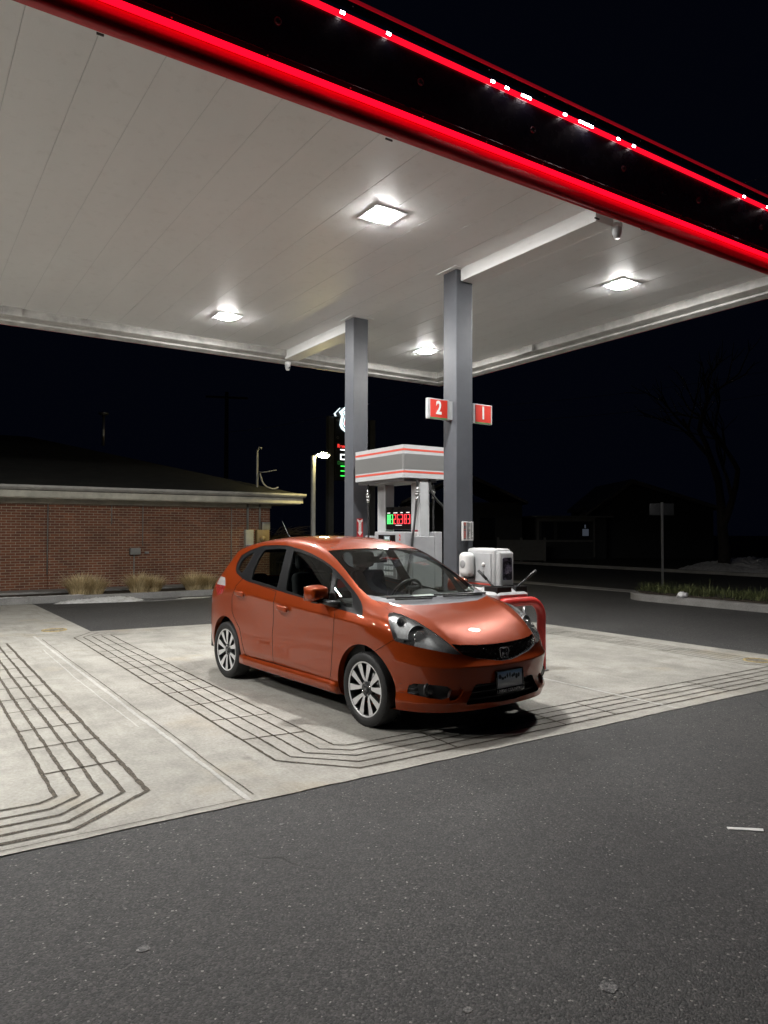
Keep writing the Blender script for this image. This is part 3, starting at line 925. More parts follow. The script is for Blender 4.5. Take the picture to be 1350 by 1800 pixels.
# door handles, mirrors, aerial, wipers
def surf_y(x, z):
    d = (V[:, 0]-x)**2+(V[:, 2]-z)**2 + np.where(V[:, 1] > -.5, 1.0, 0); i = np.argsort(d)[:6]; w = 1/(d[i]+1e-5)
    return float((V[i, 1]*w).sum()/w.sum())
for sd in (-1, 1):
    for key, (x, z) in (('r', (.375, .925)), ('f', (1.245, .842))):
        y = surf_y(x, z)
        h_ = MB()
        # cup behind the grip
        cup = [(x+.085*math.cos(a), z-.006+.056*math.sin(a)) for a in np.linspace(0, 2*math.pi, 29)[:-1]]
        pts = [(x+dx, (y-.020-.014*(1-(dx/.1)**2))*-sd, z+.006-.06*dx) for dx in np.linspace(-.095, .095, 11)]
        for off in (-.012, .0, .012):
            h_.tube([(a, b, c+off) for a, b, c in pts], [.010]+[.014]*9+[.010], 8)
        h_.build('handle', M['paint'], DOORS[key, sd])
        c_ = MB(); ring = [(xx, (surf_y(xx, zz)-.001)*-sd, zz) for xx, zz in cup]
        mid = [(x+.7*(xx-x), (surf_y(xx, zz)+.006)*-sd, z+.7*(zz-z)) for xx, zz in cup]
        n2 = len(ring)
        c_.add(ring+mid, [(i, (i+1) % n2, n2+(i+1) % n2, n2+i) for i in range(n2)] + [tuple(range(n2, 2*n2))], 0, True)
        c_.build('handle_cup', M['paint'], DOORS[key, sd], fixn=True)
    # mirror: rounded shell on a black foot
    bm = bmesh.new(); bmesh.ops.create_cube(bm, size=1.0)
    for v_ in bm.verts:
        x, y, z = v_.co
        fx = .5-x                                # 0 front .. 1 rear (glass side)
        v_.co = Vector((x*.135*(1.0), y*.225*(1 if fx > .5 else .80), z*.150*(1 if fx > .5 else .70) + (0.0 if y < 0 else .004)))
    bmesh.ops.subdivide_edges(bm, edges=bm.edges[:], cuts=2, use_grid_fill=True)
    for _ in range(2): bmesh.ops.smooth_vert(bm, verts=bm.verts[:], factor=.38, use_axis_x=True, use_axis_y=True, use_axis_z=True)
    mm_ = MB(); mm_.bm(bm, 0, True)
    mo = mm_.build('door_mirror', M['paint'], car); mo.location = (1.925 - (.07 if sd == 1 else 0), sd*.906 - (.05 if sd == 1 else 0), 1.037); mo.scale = (1.05, 1.06, 1.10); mo.rotation_euler = (0, 0, sd*R(-10))
    ms = mo.modifiers.new('s', 'SUBSURF'); ms.levels = 2; ms.render_levels = 2
    ft = MB(); ft.tube([(1.98, sd*.88, .972), (2.04, sd*.855, .960), (2.12, sd*.80, .955)], [.022, .026, .03], 10); ft.box(1.88, 1.99, sd*.885-.06, sd*.885+.06, .955, .972, bev=.006)
    ft.build('mirror_foot', M['black_plastic'], mo).parent = car
    gl_ = MB(); gl_.box(1.852, 1.855, sd*.906-.09, sd*.906+.09, .975, 1.095, bev=.001); gl_.build('mirror_glass', M['chrome'], car)
an = MB(); an.tube([(-.02, 0, 1.49), (-.09, 0, 1.53), (-.23, 0, 1.69)], [.010, .004, .0025], 8); an.build('aerial', M['black_plastic'], car)
for y0, y1 in ((.60, -.02), (-.02, -.55)):
    wp = MB()
    def wsx(y, z):
        d = (V[:, 1]+abs(y))**2+(V[:, 2]-z)**2 + np.where((V[:, 0] < 1.4) | (V[:, 0] > 2.7), 1.0, 0); i = np.argsort(d)[:6]; w = 1/(d[i]+1e-5)
        return float((V[i, 0]*w).sum()/w.sum())
    pts = [(wsx(y, zz)+.022, y, zz+.012) for y, zz in zip(np.linspace(y0, y1, 9), np.linspace(.995, 1.005, 9))]
    wp.tube(pts, .009, 6)
    p2 = [(p[0]+.03, p[1], p[2]-.012) for p in pts[1::2]]
    wp.tube(p2, .008, 6)
    wp.build('wiper', M['black_plastic'], car)

# cabin
cb = MB()
for sd in (-1, 1):
    def seat(x, y, mb):
        mb.box(x-.02, x+.46, y-.24, y+.24, .42, .60, bev=.05, seg=3)
        bm = bmesh.new(); bmesh.ops.create_cube(bm, size=1.0)
        for v_ in bm.verts: v_.co = Vector((v_.co.x*.14, v_.co.y*.46*(1-.12*(v_.co.z+.5)), v_.co.z*.62))
        bmesh.ops.bevel(bm, geom=bm.edges[:], offset=.05, segments=3, profile=.5, affect='EDGES')
        mb.bm(bm, 0, True, Matrix.Translation((x-.10, y, .86)) @ Matrix.Rotation(R(-14), 4, 'Y'))
    st = MB(); seat(1.12, sd*.36, st); so = st.build('front_seat', M['seat'], car)
    hr = MB(); hr.box(.84, .94, sd*.36-.13, sd*.36+.13, 1.19, 1.36, bev=.045, seg=3); hr.tube([(.90, sd*.36-.05, 1.1), (.89, sd*.36-.05, 1.25)], .008, 6); hr.tube([(.90, sd*.36+.05, 1.1), (.89, sd*.36+.05, 1.25)], .008, 6)
    hr.build('headrest', M['seat'], so)
rs = MB(); rs.box(.02, .48, -.62, .62, .42, .60, bev=.05); rs.box(-.14, .04, -.62, .62, .58, .98, bev=.05)
for y in (-.4, 0, .4): rs.box(-.13, -.03, y-.11, y+.11, .95, 1.10, bev=.035)
rs.build('rear_seat', M['seat'], car)
ds = MB()
xs = [(1.72, .70), (1.74, .92), (1.80, .965), (1.95, .975), (2.15, .965), (2.36, .945), (2.40, .90), (2.40, .5), (1.75, .5)]
bm = bmesh.new()
ds.prism(xs, -.74, .74, 'y'); ds.build('dashboard', M['dash'], car, fixn=True)
hood_b = MB(); hood_b.lathe([(.0, .055), (.06, .05), (.11, .03), (.14, 0)], 24, 'z', (1.90, .37, .965)); hood_b.build('instrument_hood', M['dash'], car)
sw = MB(); c_ = Vector((1.60, .37, .93)); ax = Vector((-math.cos(R(28)), 0, math.sin(R(28)))); u_ = Vector((0, 1, 0)); v_ = ax.cross(u_)
sw.tube([c_ + u_*(.185*math.cos(a)) + v_*(.185*math.sin(a)) for a in np.linspace(0, 2*math.pi, 37)[:-1]], .015, 8, closed=True)
for a in (0, math.pi, -math.pi/2): sw.tube([c_, c_ + u_*(.18*math.cos(a)) + v_*(.18*math.sin(a))], .016, 6)
sw.lathe([(0, .02), (.06, .015), (.065, -.02)], 20, 'x', tuple(c_)); sw.tube([c_, c_ - ax*.35], .03, 8)
sw.build('steering_wheel', M['black_plastic'], car)
rv = MB(); rv.box(1.60, 1.63, -.11, .11, 1.27, 1.335, bev=.01); rv.tube([(1.64, 0, 1.32), (1.70, 0, 1.38)], .012, 6); rv.build('inside_mirror', M['black_plastic'], car)
ph = MB(); ph.box(1.93, 1.96, .10, .20, 1.02, 1.06, bev=.008); ph.tube([(1.94, .15, .975), (1.945, .15, 1.03)], .012, 8); ph.tube([(1.90, .12, 1.03), (1.97, .22, 1.05)], .014, 8); ph.build('phone_mount', M['black_plastic'], car)
lf = MB(); lf.add([(2.18, .05, .972), (2.18, .30, .972), (2.05, .30, .982), (2.05, .05, .982)], [(0, 1, 2, 3)]); lf.build('paper', M['white_paint'], car)
rl = MB(); rl.box(-.2, 1.55, -.5, .5, 1.40, 1.425, bev=.01); rl.build('headliner', M['dash'], car)
# ================================================================== GROUND
def asphalt(name, base, grit=1.0):
    m = mat(name, (base,)*3, 0.85, spec=0.35)
    n = NT(m); v = n.coord()
    big = n.noise(v, 0.7, 5, 0.6)
    mid = n.noise(v, 9, 4, 0.7)
    cells = n.voro(v, 125, out='Color')
    sx = n.n('ShaderNodeSeparateColor'); n.link(cells, sx.inputs[0])
    c1 = n.ramp(sx.outputs[0], [(0.0, (base*.50, base*.50, base*.52)), (0.55, (base*.95, base*.93, base*.91)), (0.88, (base*1.4, base*1.36, base*1.32)), (0.988, (base*1.9, base*1.85, base*1.75)), (1.0, (base*6, base*5.8, base*5.4))])
    c2 = n.mix(n.ramp(big, [(0.3, 0.0), (0.7, 0.5)]), c1, (base*.62, base*.62, base*.65))
    c3 = n.mix(n.math('MULTIPLY', n.ramp(mid, [(0.45, 0.0), (0.75, 1.0)]), 0.25), c2, (base*1.7, base*1.65, base*1.55))
    # thin wandering cracks
    wv = n.n('ShaderNodeVectorMath', operation='ADD')
    nz = n.n('ShaderNodeTexNoise'); nz.inputs['Scale'].default_value = 1.4; n.link(v, nz.inputs['Vector'])
    n.link(v, wv.inputs[0]); n.link(nz.outputs['Color'], wv.inputs[1])
    ck = n.voro(wv.outputs[0], 0.42, 'DISTANCE_TO_EDGE')
    msk = n.math('MULTIPLY', n.ramp(ck, [(0.0, 1.0), (0.0045, 0.0)]), n.ramp(n.noise(v, 0.35, 2), [(0.54, 0.0), (0.6, 0.8)]))
    n.color(n.mix(msk, c3, (base*.2,)*3))
    d = n.voro(v, 125)
    h = n.math('ADD', n.math('MULTIPLY', d, -0.7), n.math('MULTIPLY', n.noise(v, 160, 2), 0.4))
    n.bump(n.math('SUBTRACT', h, n.math('MULTIPLY', msk, 1.5)), 0.6*grit, 0.009)
    n.rough(n.math('MULTIPLY_ADD', n.noise(v, 60, 2), 0.25, 0.62))
    return m
def concrete(name, base=(0.40, 0.385, 0.35), stain=1.0, bump=0.25):
    m = mat(name, base, 0.85, spec=0.3)
    n = NT(m); v = n.coord()
    a = n.noise(v, 0.55, 6, 0.62, 0.4); b = n.noise(v, 3.2, 6, 0.7); c = n.noise(v, 45, 3, 0.7)
    dk = tuple(x*.70 for x in base); lt = tuple(min(1, x*1.14) for x in base)
    c1 = n.ramp(a, [(0.28, dk), (0.5, base), (0.74, lt)])
    c2 = n.mix(n.math('MULTIPLY', n.ramp(b, [(0.42, 0.0), (0.72, 1.0)]), 0.42*stain), c1, tuple(x*.52 for x in base))
    # long streaks left by tyres and rinsing
    vs_ = n.coord((2.2, 0.35, 1), rot=(0, 0, 0.06))
    st = n.noise(vs_, 2.0, 5, 0.7)
    c3 = n.mix(n.math('MULTIPLY', n.ramp(st, [(0.52, 0.0), (0.70, 1.0)]), 0.36*stain), c2, (base[0]*.50, base[1]*.49, base[2]*.47))
    # oil drips
    dr = n.voro(n.coord(), 1.3); drm = n.math('MULTIPLY', n.ramp(dr, [(0.02, 1.0), (0.07, 0.0)]), n.ramp(n.noise(v, 0.8, 2), [(0.5, 0.0), (0.6, 0.85)]))
    c4 = n.mix(n.math('MULTIPLY', drm, 0.6*stain), c3, (0.08, 0.075, 0.07))
    # ochre patches
    oc = n.ramp(n.noise(n.coord((1, 1, 1), loc=(4.2, 1.7, 0)), 0.9, 3), [(0.60, 0.0), (0.72, 0.5)])
    c5 = n.mix(n.math('MULTIPLY', oc, 0.6*stain), c4, (base[0]*.98, base[1]*.86, base[2]*.66))
    g = n.ramp(c, [(0.3, 0.78), (0.7, 1.1)])
    n.color(n.mix(1.0, c5, g, 'MULTIPLY'))
    n.bump(n.math('ADD', n.math('MULTIPLY', c, 0.5), n.noise(v, 140, 2)), bump, 0.004)
    n.rough(n.math('MULTIPLY_ADD', b, 0.25, 0.62))
    return m
M['asphalt'] = asphalt('asphalt', 0.064)
M['street'] = asphalt('street_asphalt', 0.045)
M['concrete'] = concrete('concrete', (0.395, 0.380, 0.342), 1.3, .35)
M['kerb'] = concrete('kerb_concrete', (0.30, 0.295, 0.285), 1.2)
M['grit'] = mat('groove_grit', (0.05, 0.045, 0.038), 0.95)
n = NT(M['grit']); v = n.coord(); n.color(n.ramp(n.noise(v, 70, 3, .8), [(0.32, (0.022, 0.020, 0.018)), (0.56, (0.085, 0.072, 0.055)), (0.74, (0.30, 0.25, 0.18))]))
M['soil'] = mat('soil', (0.035, 0.028, 0.02), 0.95)
n = NT(M['soil']); v = n.coord(); n.color(n.ramp(n.noise(v, 14, 6, .8), [(0.3, (0.014, 0.011, 0.008)), (0.7, (0.06, 0.048, 0.034))])); n.bump(n.noise(v, 30, 4), .8, .03)
M['verge'] = mat('dark_grass', (0.03, 0.034, 0.018), 0.95)
n = NT(M['verge']); v = n.coord(); n.color(n.ramp(n.noise(v, 5, 6, .8), [(0.3, (0.016, 0.018, 0.010)), (0.7, (0.05, 0.05, 0.028))])); n.bump(n.noise(v, 40, 3), .8, .03)
M['snow'] = mat('old_snow', (0.62, 0.63, 0.64), 0.7)
n = NT(M['snow']); v = n.coord(); n.color(n.ramp(n.noise(v, 6, 6, .75), [(0.28, (0.30, 0.29, 0.27)), (0.5, (0.66, 0.66, 0.65)), (0.75, (0.86, 0.87, 0.88))])); n.bump(n.noise(v, 22, 5, .75), .6, .04)

g = MB(); g.quad((-260, -260, -.012), (320, -260, -.012), (320, 320, -.012), (-260, 320, -.012))
tag(g.build('ground', M['verge']), kind='structure')
g = MB(); g.prism([(-40, -14), (16.0, -14), (16.0, 17.42), (-40, 17.42)], -.10, -.006, 'z')
tag(g.build('asphalt_lot', M['asphalt']), kind='structure')
g = MB(); g.prism([(16.7, -60), (25.5, -60), (25.5, 120), (16.7, 120)], -.10, -.008, 'z')
tag(g.build('street', M['street']), kind='structure')
g = MB(); g.prism([(16.02, -60), (16.68, -60), (16.68, 120), (16.02, 120)], -.10, .002, 'z')
tag(g.build('street_gutter', M['kerb']), kind='structure')
g = MB(); g.box(25.55, 25.8, -60, 120, -.1, .11)
tag(g.build('far_kerb', M['kerb']), kind='structure')

# the fuelling slab, one sheet with a stem running on to the shop's kerb
pad_e = [(-5.9, 4.0)]
rr = random.Random(3)
xx = -5.9
while xx < 9.2:
    xx += .12; pad_e.append((min(xx, 9.3), 4.0+rr.uniform(-.006, .006)))
poly = pad_e + [(9.33, 5.1), (9.24, 9.3), (9.18, 11.85), (4.8, 11.98), (2.54, 12.13), (2.44, 17.14), (2.42, 17.40), (-1.5, 17.40), (-1.5, 12.1), (-5.9, 12.1)]
g = MB(); g.prism(poly, -.15, 0.0, 'z')
pad = tag(g.build('concrete_slab', M['concrete']), kind='structure')
# sawn drain grooves: ragged dark strips full of grit
def groove(mb, pts, w, z=.003, seed=0):
    r_ = random.Random(seed)
    P, out = [Vector((*p, 0)) for p in pts], []
    L = []
    for a, b in zip(P, P[1:]):
        k = max(1, int((b-a).length/.05))
        for i in range(k): L.append(a.lerp(b, i/k))
    L.append(P[-1])
    lft, rgt = [], []
    drift = 0
    for i, p in enumerate(L):
        t = (L[min(i+1, len(L)-1)]-L[max(i-1, 0)]).normalized(); nn = Vector((-t.y, t.x, 0))
        drift = .85*drift + r_.uniform(-.002, .002)
        ww = w*(.75+.5*r_.random())
        lft.append(p+nn*(ww/2+drift)); rgt.append(p-nn*(ww/2-drift))
    k = len(L)
    mb.add([(p.x, p.y, z) for p in lft+rgt], [(i, k+i, k+i+1, i+1) for i in range(k-1)])
gm = MB(); sd_ = 0
LX = [2.18, 2.305, 2.43, 2.56, 2.695]; FY = [4.165, 4.285, 4.41, 4.535, 4.66]; RX = [8.90, 8.78, 8.665, 8.55, 8.435]; BY = [12.0-.0, 11.88, 11.76, 11.64, 11.52]
lc = [4.62, 4.64, 4.67, 4.69, 4.72]; fcx = [2.58, 2.65, 2.71, 2.745, 2.77]
for i in range(5):
    bx_ = [2.50, 2.60, 2.70, 2.82, 2.95][i]
    pts = [(9.0, FY[i]) if i == 0 else (RX[i]-.12, FY[i]), (fcx[i], FY[i]), (LX[i], lc[i]), (LX[i], 11.52-.0), (bx_, BY[i]-.0)]
    pts[0] = (8.62+.0*i, FY[i])
    groove(gm, pts, .019 if i else .023, seed=i)
    groove(gm, [(bx_, BY[i]), (8.55, BY[i])], .010, seed=i+20)
    groove(gm, [(8.62, FY[i]), (RX[i], FY[i]+.16+.02*i), (RX[i], 11.4)], .014, seed=i+40)
for k, y in enumerate([5.21, 5.87, 6.47, 7.07, 7.62, 8.12, 8.6, 9.05, 9.46, 10.0, 10.57]):
    groove(gm, [(2.18, y), (2.695, y+.05*rr.uniform(-1, 2))], .021, seed=k+60)
for k, x in enumerate([3.42, 4.57, 5.19, 6.9, 7.6, 8.2]):
    groove(gm, [(x, 4.165), (x+.02, 4.66)], .016, seed=k+80)
for k, y in enumerate([6.05, 6.9, 8.05, 9.2]):
    groove(gm, [(8.435, y), (8.90, y-.05)], .013, seed=k+90)
# neighbouring ring on the left
BX = [1.28, 1.155, 1.04, .92, .80]; bfx = [.80, .785, .77, .745, .70]; bl = [4.51, 4.57, 4.61, 4.65, 4.71]
for i in range(5):
    groove(gm, [(-4.6, FY[i]-.01), (bfx[i], FY[i]-.02), (BX[i], bl[i]), (BX[i], 11.45)], .032 if i == 0 else .026, seed=i+100)
for k, y in enumerate([5.18, 5.83, 6.38, 7.07, 7.6, 8.15, 8.7, 9.3, 10.0, 10.6]):
    groove(gm, [(.80, y), (1.28, y+.03)], .022, seed=k+120)
gm.build('drain_groove', M['grit'], pad)
jm = MB(); groove(jm, [(1.70, 12.0), (1.735, 4.02)], .032, .0035, 5); groove(jm, [(5.79, 5.7), (5.82, 4.02)], .04, .0035, 6); groove(jm, [(1.62, 10.6), (1.60, 8.4), (1.63, 6.0)], .012, .0035, 7)
M['sealant'] = concrete('joint_sealant', (0.50, 0.49, 0.46), .6)
jm.build('slab_joint', M['sealant'], pad)
jm = MB(); groove(jm, [(-5.5, 12.02), (2.4, 12.12)], .012, .003, 9); groove(jm, [(.25, 4.06), (1.72, 4.06)], .006, .003, 11); groove(jm, [(1.76, 11.6), (1.79, 4.1)], .008, .003, 12)
jm.build('slab_crack', M['grit'], pad)

def lid(x, y, r, label):
    t = thing('manhole_lid', label, 'manhole', (x, y, 0))
    b = MB(); b.lathe([(r, .002), (r*.98, .010), (r*.84, .010), (r*.82, .003)], 36); b.build('ring', worn_paint('ochre_paint', (.42, .32, .14), .7, var=.4, scale=20), t)
    b = MB(); b.lathe([(r*.81, .004), (r*.5, .009), (0, .009)], 36); b.lathe([(r*.2, .010), (0, .012)], 12); b.build('cover', worn_paint('cast_iron', (.22, .20, .16), .6, var=.4, scale=25), t)
lid(8.80, 4.95, .16, 'round ochre ringed lid in the concrete at the right edge by the asphalt')
lid(2.08, 12.57, .19, 'round ochre ringed lid in the concrete behind the left drain grooves')
b = MB(); b.box(3.66, 3.72, 2.17, 2.24, -.006, -.002); b = MB()
b.prism([(3.70, 2.25), (3.72, 2.27), (3.86, 2.15), (3.83, 2.13)], -.006, -.002)
tag(b.build('paint_mark', M['white_paint']), kind='structure')

M['stain'] = asphalt('pale_stain_mat', 0.15)
gs = random.Random(21)
for px_, py_, rr_ in ((495, 1447, .022), (253, 1665, .035), (1070, 1733, .045), (822, 1773, .022), (1163, 1478, .012), (330, 1512, .010), (980, 1590, .012)):
    p = at_z(px_, py_); b = MB()
    b.prism([(p[0]+rr_*gs.uniform(.55, .85)*math.cos(a), p[1]+rr_*gs.uniform(.55, .85)*math.sin(a)) for a in np.linspace(0, 2*math.pi, 15)[:-1]], -.006, -.0035)
    tag(b.build('pale_stain', M['stain']), kind='structure')

# ================================================================== PUMP ISLAND
def rounded_rect(x0, x1, y0, y1, r, n=8):
    pts = []
    for cx, cy, a0 in ((x1-r, y1-r, 0), (x0+r, y1-r, 90), (x0+r, y0+r, 180), (x1-r, y0+r, 270)):
        for i in range(n+1):
            a = R(a0+90*i/n); pts.append((cx+r*math.cos(a), cy+r*math.sin(a)))
    return pts
g = MB(); g.prism(rounded_rect(5.5, 6.02, 6.6, 10.2, .25), 0.001, .15, 'z')
tag(g.build('pump_island', M['kerb'], bevel=.02), kind='structure')

# ================================================================== CANOPY
canopy = thing('fuel_canopy', 'white ceilinged fuel canopy on two grey posts with red lit fascia', 'canopy', (0, 0, 0))
CX0, CX1, CY0, CY1, ZC = -5.6, 8.70, 4.28, 11.15, 4.585
def sweep(mb, prof, mi=0, sides=('f', 'r', 'b', 'l'), smooth=False):
    """profile of (outward offset, height) run round the canopy edge with mitred corners"""
    k = len(prof)
    corners = [(CX0, CY0, -1, -1), (CX1, CY0, 1, -1), (CX1, CY1, 1, 1), (CX0, CY1, -1, 1)]
    v = [(cx+sx*o, cy+sy*o, z) for cx, cy, sx, sy in corners for o, z in prof]
    seg = {'f': (0, 1), 'r': (1, 2), 'b': (2, 3), 'l': (3, 0)}
    f = []
    for s in sides:
        a, b_ = seg[s]
        f += [(a*k+j, b_*k+j, b_*k+j+1, a*k+j+1) for j in range(k-1)]
    mb.add(v, f, mi, smooth)
def ceiling_mat():
    m = mat('ceiling_sheet', (0.66, 0.655, 0.65), 0.42, spec=0.4)
    n = NT(m); v = n.coord()
    f = n.noise(n.coord((1, .25, 1)), 1.2, 5, .6); g = n.noise(v, 9, 5, .7)
    c = n.ramp(f, [(0.3, (0.72, 0.72, 0.715)), (0.7, (0.80, 0.80, 0.795))])
    n.color(n.mix(n.math('MULTIPLY', n.ramp(g, [(.55, 0.), (.8, 1.)]), .22), c, (.40, .38, .35)))
    n.rough(n.math('MULTIPLY_ADD', g, .2, .34))
    return m
M['ceiling'] = ceiling_mat()
M['gutter'] = worn_paint('gutter_paint', (0.44, 0.43, 0.41), .5, var=.22, scale=5)
M['post'] = worn_paint('post_grey', (0.088, 0.093, 0.106), .38, var=.10, scale=3)
cm = MB()
w = .405; x = .555-w*15
while x < CX1-.27:
    x1 = min(x+w-.002, CX1-.26)
    z = ZC
    cm.add([(x, CY0+.16, z+.002), (x+.004, CY0+.16, z), (x1-.004, CY0+.16, z), (x1, CY0+.16, z+.002),
            (x, CY1-.24, z+.002), (x+.004, CY1-.24, z), (x1-.004, CY1-.24, z), (x1, CY1-.24, z+.002)],
           [(0, 1, 5, 4), (1, 2, 6, 5), (2, 3, 7, 6)])
    x += w
cm.quad((CX0, CY0, ZC+.012), (CX1, CY0, ZC+.012), (CX1, CY1, ZC+.012), (CX0, CY1, ZC+.012), 1)
cm.build('ceiling', [M['ceiling'], M['light_grey']], canopy)
gm_ = MB()
sweep(gm_, [(-.255, ZC+.01), (-.255, 4.485), (-.245, 4.478), (-.115, 4.452), (-.110, 4.430), (-.098, 4.426), (0, 4.405), (.002, 4.44)], sides=('r', 'b', 'l'))
sweep(gm_, [(-.165, ZC+.01), (-.165, ZC-.012), (-.06, 4.50), (.0, 4.44)], sides=('f',))
gm_.build('gutter', M['gutter'], canopy, fixn=False)
for (xa, xb, ya, yb, za, zb) in ((1.10, 1.34, 10.86, 10.905, 4.47, 4.585), (8.39, 8.435, 8.35, 8.55, 4.47, 4.585)):
    b = MB(); b.box(xa, xb, ya, yb, za, zb); b.build('gutter_joint', M['gutter'], canopy, bevel=.004)
for ya, yb in ((CY0+.17, 6.395), (8.915, CY1-.20)):
    b = MB(); b.box(5.30, 5.545, ya, yb, 4.44, ZC+.008); b.build('beam_cover', M['ceiling'], canopy, bevel=.006)
for y0 in (6.41, 8.665):
    b = MB(); b.box(5.25, 5.49, y0, y0+.24, .15, ZC+.005); b.build('post', M['post'], canopy, bevel=.008)
    b = MB(); b.box(5.19, 5.55, y0-.06, y0+.30, ZC-.008, ZC+.006); b.build('post_collar', M['ceiling'], canopy, bevel=.002)
fx = MB()
M['fascia_black'] = worn_paint('fascia_black', (0.024, 0.028, 0.050), .26, var=.3, scale=1.5)
M['fascia_red'] = worn_paint('fascia_red', (0.50, 0.012, 0.02), .35, var=.08)
sweep(fx, [(.03, 4.595), (.036, 4.655), (.030, 4.665), (.030, 5.095)], 0)
sweep(fx, [(.06, 5.150), (.062, 5.215), (.02, 5.216)], 0)
fx.build('fascia', M['fascia_black'], canopy)
rd = MB()
sweep(rd, [(.002, 4.405), (.045, 4.412), (.055, 4.43), (.048, 4.50), (.030, 4.545), (.004, 4.588), (.0, 4.595)], 0, smooth=True)
rd.build('red_band', M['fascia_red'], canopy)
rd = MB(); sweep(rd, [(.018, 5.217), (.045, 5.230), (.040, 5.262), (.018, 5.285), (-.05, 5.29)], 0, smooth=True)
rd.build('red_crown', mat('lit_red_crown', (.35, .01, .02), .35, emit=(1, .012, .035), estr=.16), canopy)
M['led_red'] = emit_mat('led_red', (0.9, 0.0015, 0.012), 2.9)
M['led_red_dim'] = emit_mat('led_red_dim', (1.0, 0.004, 0.02), 1.5)
# red LED tubes: one under the lip of the fascia over the band, one behind the upper lip, one below the crown
rl = MB(); sweep(rl, [(.012, 4.580), (.060, 4.590), (.062, 4.594), (.03, 4.595)], 0, sides=('f', 'r'))
rl.build('led_tube', M['led_red'], canopy)
rl = MB(); sweep(rl, [(.032, 5.092), (.050, 5.098), (.058, 5.122)], 0, sides=('f', 'r'))
rl.build('led_tube', M['led_red_dim'], canopy)
rl = MB(); sweep(rl, [(.052, 5.2165), (.044, 5.2195)], 0, sides=('f', 'r'))
rl.build('led_tube', emit_mat('led_red_crown', (1, .004, .02), 2.0), canopy)
M['led_white'] = emit_mat('led_white', (1.0, .86, .88), 24.0)
for px_, n_, w_ in ((602, 38, .05), (683, 72, .03), (866, 155, .05), (891, 167, .05), (925, 184, .13), (993, 214, .05), (1030, 232, .20), (1087, 255, .04), (1114, 267, .05), (1308, 353, .045), (1349, 372, .04)):
    lw = MB(); p = at_y(px_, n_, CY0-.056); k = max(1, int(w_/.035))
    for i in range(k):
        xx = p[0]+(i-(k-1)/2)*.035
        lw.box(xx-.0175, xx+.0175, CY0-.062, CY0-.05, 5.106, 5.122)
    lw.build('white_led_chip', M['led_white'], canopy)
M['disp_cap'] = mat('cap_plastic', (.10, .10, .11), .3)
# round plastic caps and screw heads along the fascia
for i in range(-3, 6):
    x = 1.99+1.148*i
    b = MB(); b.lathe([(.026, 0), (.024, -.012), (.014, -.016), (.008, -.008), (0, -.007)], 20, 'y', (x, CY0-.031, 4.88)); b.build('cap', M['disp_cap'], canopy)
for i in range(0, 11):
    x = 1.3+.62*i
    for z, o in ((4.63, .036), (5.185, .063)):
        sb = MB(); sb.lathe([(.006, 0), (.004, -.004), (0, -.005)], 8, 'y', (x, CY0-o, z)); sb.build('screw_head', M['steel'], canopy)
b = MB(); b.box(1.60, 1.80, CY0+.20, CY0+.225, ZC-.004, ZC+.004); b.build('ceiling_slot', M['dark'], canopy)
for px_, py_ in ((168, 52), (680, 240), (1050, 381), (1130, 400), (1168, 596-260), (523, 640)):
    p = at_z(px_, py_, 4.42); rr2 = random.Random(px_); dr = MB()
    for q_ in range(1): dr.box(p[0]+rr2.uniform(-.02, .02), p[0]+rr2.uniform(.03, .07), p[1]+.02, p[1]+.028, 4.412, 4.424)
    dr.build('ceiling_scrap', M['black_plastic'], canopy)

# lamps under the canopy
M['lens_lit'] = emit_mat('lamp_lens_lit', (1.0, 0.985, 0.955), LED_POWER)
def canopy_light(x, y):
    t = thing('canopy_light', None, 'light', (x, y, ZC))
    b = MB(); b.box(-.175, .175, -.175, .175, -.008, .0); b.build('frame', M['light_grey'], t, bevel=.003)
    b = MB(); b.prism(rounded_rect(-.122, .122, -.122, .122, .105), -.018, -.009, 'z'); b.build('lens', M['lens_lit'], t)
    return t
l0 = canopy_light(3.78, 5.72)
spots = [(3.78, 5.72, 'square white canopy lamp nearest the camera, left of the near post'),
         (3.78, 9.66, 'square white canopy lamp far left over the orange car, near the back edge'),
         (7.26, 9.66, 'square white canopy lamp seen between the two grey posts, farthest away'),
         (7.26, 5.72, 'square white canopy lamp right of the near post, below the red fascia'),
         (-.6, 5.72, None), (-.6, 9.66, None), (-4.1, 5.72, None), (-4.1, 9.66, None)]
for i, (x, y, lb) in enumerate(spots):
    t = l0 if i == 0 else copy_tree(l0)
    t.location = (x, y, ZC); tag(t, lb or 'square white canopy lamp out beyond the left edge of the view', 'light', 'square lamps under the canopy')

def cctv(x, y, z, label, rz):
    t = thing('security_camera', label, 'camera', (x, y, z), rz)
    b = MB(); b.lathe([(0, 0), (.050, 0), (.052, -.03), (.046, -.042)], 24); b.build('base', M['white_plastic'], t)
    b = MB(); b.lathe([(.046, -.04), (.047, -.055), (.040, -.10), (.028, -.135), (0, -.14)], 24); b.build('dome', M['light_grey'], t)
    b = MB(); b.lathe([(.022, 0), (.020, .006), (0, .007)], 16, 'y', (0, -.047, -.095)); b.build('lens', M['gloss_black'], t)
cctv(5.58, 4.44, 4.475, 'white dome camera hanging from the canopy edge under the red band', R(160))
cctv(5.40, 11.05, 4.42, 'white dome camera hanging from the far canopy gutter over the brick building', R(0))

